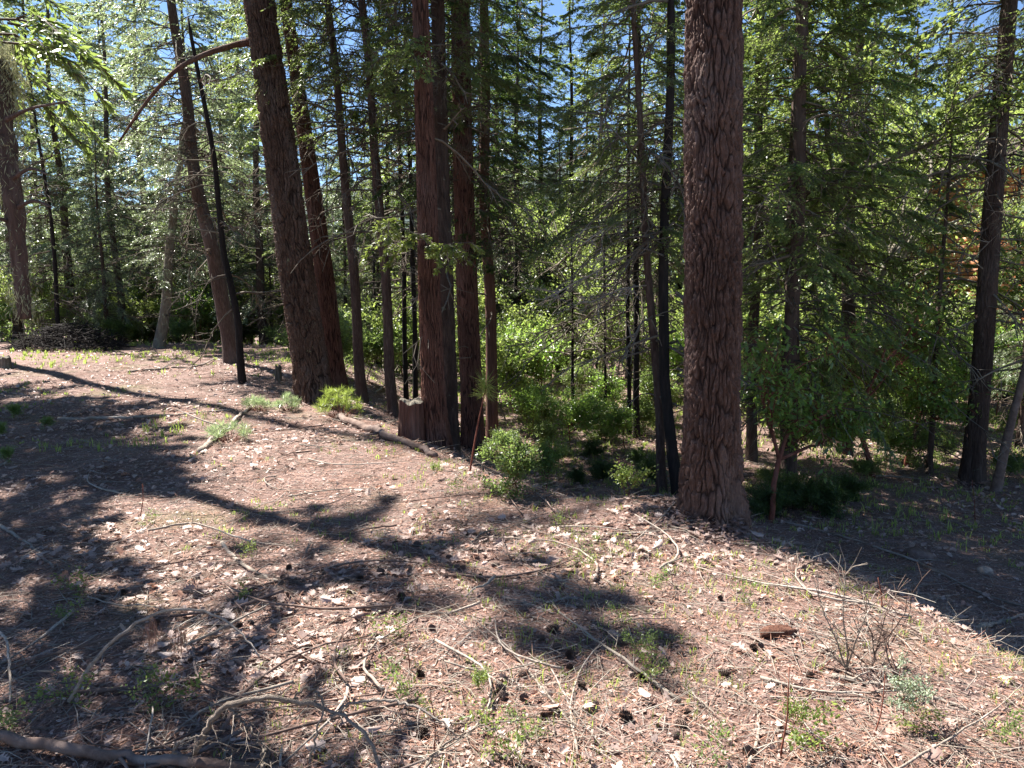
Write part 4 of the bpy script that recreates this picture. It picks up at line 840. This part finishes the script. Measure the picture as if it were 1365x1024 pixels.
spray('E', [W(570, 345, YE), W(590, 330, YE - .4), W(600, 325, YE - .8)], 'cedar_leaf', 2, .4, 7)
spray('F', [W(600, 60, 8.9), W(570, 62, 8.4), W(540, 80, 8.0)], 'fir_leaf', 3, .6, 9)
YJ = TR['J'][1][1]
for (pts, sd) in (([W(860, 330, YJ), W(820, 350, YJ - .5), W(770, 375, YJ - .9), W(735, 395, YJ - 1.1)], 1), ([W(865, 380, YJ), W(830, 385, YJ - .4), W(795, 400, YJ - .6)], 2), ([W(855, 290, YJ), W(815, 300, YJ - .5), W(770, 330, YJ - .8)], 3)):
    mb = MB(); rg = np.random.RandomState(sd); c = spline(pts, 12); e = TR['J'][0]; mi = e.matrix_world.inverted(); segs(mb, c[:-1], c[1:], .009, .008)
    for _ in range(16):
        i = rg.randint(2, len(c)); d = c[-1] - c[0]; az = math.atan2(d[0], d[1]) + rg.normal(0, .8); deadbranch(rg, mb, c[i], az, rg.uniform(.2, .6), rg.uniform(-.5, .2), .3, .0055, 6)
    mb.v = [np.array([list(mi @ Vector(v)) for v in np.concatenate(mb.v).tolist()], np.float32)]
    link('dead_branch', mb.mesh('dead_branch', M['pale_wood']), e)

# lichen-draped fir limb at the left edge
e = empty('lichen_fir', (-3.5, 3.9, gz(-3.5, 3.9))); tag(e, 'fir at the left edge with a drooping dead limb draped in grey-green lichen', 'tree'); bpy.context.view_layer.update(); o0 = np.array(e.location)
link('trunk', straight_trunk(61, 5, .13, 'grey_bark', 20), e)
limb = spline([np.array([-3.5, 3.9, 3.2]), W(-60, 60, 3.75), W(-5, 90, 3.6), W(6, 180, 3.55), W(18, 270, 3.5), W(26, 350, 3.5), W(33, 425, 3.5)], 48) - o0
mb = MB(); tube(mb, limb, np.linspace(.055, .03, len(limb)), 12, 0, .3, 3)
for pts in ([(14, 300, 3.5), (0, 292, 3.45), (-40, 300, 3.4)], [(20, 278, 3.5), (45, 268, 3.4), (68, 276, 3.35)], [(14, 240, 3.5), (40, 225, 3.4), (62, 232, 3.3)], [(8, 160, 3.5), (40, 145, 3.4), (90, 135, 3.3)]):
    c = spline(wp(*pts), 10) - o0; tube(mb, c, np.linspace(.012, .004, len(c)), 6, 0, .1, 2)
lb = link('drooping_limb', mb.mesh('drooping_limb', M['brown_bark'], True), e)
rg = np.random.RandomState(6); mb = MB(); n = 40000; i = rg.randint(8, len(limb) - 3, n); w_ = rg.rand(n); dens = vn3(limb[i][:, 2] * 5, 0, 0, 3); k = rg.rand(n) < np.clip((dens - .42) * 2.6, .03, 1); i = i[k]; n = len(i)
p = limb[i] + rg.normal(0, .032, (n, 3)) * np.array([1, 1, 1.5]) * (.5 + dens[k][:, None]); p[:, 2] -= np.abs(rg.normal(0, .04, n)) ; d = nrm(np.array([0, 0, -1.1]) + rg.normal(0, .6, (n, 3))); u = nrm(np.cross(d, rg.normal(0, 1, (n, 3))))
leaves(mb, p, d, u, rg.uniform(.012, .05, n), rg.uniform(.002, .005, n), 0, rg.rand(n)); link('lichen', mb.mesh('lichen', M['lichen']), e)
lf = MB(); wd = MB()
for j in range(18):
    z0 = rg.uniform(2.9, 4.1); frond(rg, lf, wd, np.array([0, 0, z0]), rg.uniform(-.7, 1.1), rg.uniform(.7, 1.4) * (1.2 - (z0 - 2.9) / 6), .1, .45, 1.3, .05, K=18)
for j in range(5): c = W(rg.uniform(-20, 25), rg.uniform(20, 80), 3.6) - o0; frond(rg, lf, wd, c, rg.uniform(.5, 2.2), .5, .1, .5, 1.5, .05, K=16)
lf.add(np.concatenate(wd.v), np.concatenate(wd.f), 1); lf2 = lf; lf2.at = lf.at
link('crown', lf2.mesh('crown', [M['fir_leaf'], M['twig']]), e)

# far cabin with orange board walls
cx, cy = at_col(1286, 19); zb = float(terr(cx, cy)); e = empty('cabin', (cx, cy, zb), (0, 0, -1.15)); tag(e, 'orange-brown board cabin glimpsed far behind the lichen-flecked trunk', 'cabin')
m, nt, b, o_ = newmat('orange_boards'); n1 = noise(nt, 6, 5, coords(nt, (1, 1, 6))); nt.links.new(ramp(nt, n1, [(.3, (.55, .16, .05)), (.7, (.75, .32, .12))]), b.inputs['Base Color']); b.inputs['Roughness'].default_value = .6; M['orange'] = m
def box(mb, x0, x1, y0, y1, z0, z1): 
    v = [(x, y, z) for z in (z0, z1) for y in (y0, y1) for x in (x0, x1)]; mb.add(v, [[0, 2, 3, 1], [4, 5, 7, 6], [0, 1, 5, 4], [2, 6, 7, 3], [0, 4, 6, 2], [1, 3, 7, 5]])
mb = MB()
for k in range(27): box(mb, -1.6, 1.6, -.02 - .012 * (k % 2), .1, .25 + k * .19, .25 + k * .19 + .165)
for k in range(27): box(mb, -1.6 - .012 * (k % 2) - .03, -1.53, .11, 3.0, .25 + k * .19, .25 + k * .19 + .165)
for k in range(27): box(mb, 1.53, 1.63 + .012 * (k % 2), .11, 3.0, .25 + k * .19, .25 + k * .19 + .165)
box(mb, -1.52, 1.52, 2.9, 3.0, .25, 5.35); link('wall', mb.mesh('wall', M['orange']), e)
mb = MB(); box(mb, -.45, .35, -.05, -.035, .4, 2.3); link('door', mb.mesh('door', M['dark_bark']), e)
mb = MB(); v = [(-2, -.5, 5.35), (2, -.5, 5.35), (2, 1.5, 6.4), (-2, 1.5, 6.4), (2, 3.5, 5.35), (-2, 3.5, 5.35)]; v = v + [(a, b_, c + .1) for a, b_, c in v]
mb.add(v, [[0, 3, 2, 1], [3, 5, 4, 2], [6, 7, 8, 9], [9, 8, 10, 11], [0, 1, 7, 6], [5, 11, 10, 4], [0, 6, 9, 3], [3, 9, 11, 5], [1, 2, 8, 7], [2, 4, 10, 8]]); link('roof', mb.mesh('roof', M['dark_bark']), e)
# young conifers filling the space under the canopy
rng = np.random.RandomState(44)
for (px, Y, k, sc) in [(140, 21.5, 'blue_a', .45), (265, 26, 'blue_a', .5), (360, 25, 'blue_b', .5), (460, 24, 'blue_a', .5), (505, 23, 'fir_a', .45), (555, 25, 'cedar_a', .5), (745, 23, 'fir_a', .5), (790, 22, 'cedar_a', .42),
                       (1160, 21, 'fir_a', .5), (1215, 19, 'dark_a', .38), (1225, 22, 'cedar_a', .45), (1375, 12, 'blue_b', .5), (235, 28, 'fir_a', .5)]:
    x, y = at_col(px, Y); plant_tree(k, x, y, rng.rand() * 6.28, sc, f'young {KD[k]} {where(px)}', 'tree', 'young conifers under the canopy', 'cedar_tree' if k == 'cedar_a' else 'fir_tree')

# ---------------------------------------------------------------- labels: repeats told apart by their order from the left
LM = [(60, 'the left edge'), (95, 'the brush pile'), (215, 'the grey leaning oak'), (322, 'the charred snag'), (425, 'the massive leaning fir'), (483, 'the straight brown trunk'), (524, 'the second brown trunk'), (583, 'the stump cedar'), (630, 'the broad shaded cedar'), (765, 'the lone black sapling'),
      (845, 'the close dark pair'), (945, 'the thick furrowed fir'), (1054, 'the shade-wrapped trunk'), (1240, 'the thin dark sapling'), (1297, 'the lichen-flecked trunk'), (1360, 'the right edge')]
def pxof(o):
    v = o.matrix_world.translation; dx, dy, dz = v.x, v.y, v.z - CAMH; zc = dy * CP - dz * SP
    return 682.5 + 1024 * dx / max(zc, .1), zc
bpy.context.view_layer.update()
tops = [o for o in bpy.data.objects if o.parent is None and 'label' in o and o.get('kind') is None]
def dups():
    D = {}
    for o in tops: D.setdefault(o['label'], []).append(o)
    return {k: v for k, v in D.items() if len(v) > 1}
SKIP = ('nothing',)
for lab, os_ in dups().items():
    if os_[0].name.startswith(SKIP): continue
    for o in os_:
        px = pxof(o)[0]; n_ = min(LM, key=lambda q: abs(q[0] - px)); w_ = lab.split(' ')
        for cut in (' lying ', ' behind ', ' beyond ', ' seen ', ' over ', ' at the ', ' left of ', ' right ', ' in the ', ' on the right', ' farther ', ' between ', ', trunk'):
            i = lab.find(cut)
            if i > 0: lab_ = lab[:i]; break
        else: lab_ = lab
        lab_ = ' '.join(lab_.split(' ')[:7])
        o['label'] = lab_ + (' left of ' if px < n_[0] else ' right of ') + n_[1]
ORD = ['first', 'second', 'third', 'fourth', 'fifth', 'sixth', 'seventh', 'eighth', 'ninth', 'tenth', 'eleventh', 'twelfth', 'thirteenth', 'fourteenth', 'fifteenth', 'sixteenth', 'seventeenth', 'eighteenth', 'nineteenth', 'twentieth', 'twenty-first', 'twenty-second', 'twenty-third', 'twenty-fourth', 'twenty-fifth']
for lab, os_ in dups().items():
    if os_[0].name.startswith(SKIP): continue
    os_.sort(key=lambda o: pxof(o)[0])
    if len(os_) <= 25:
        for i, o in enumerate(os_): o['label'] = lab + ', ' + ((('left one', 'right one')[i]) if len(os_) == 2 else ORD[i] + ' from the left')
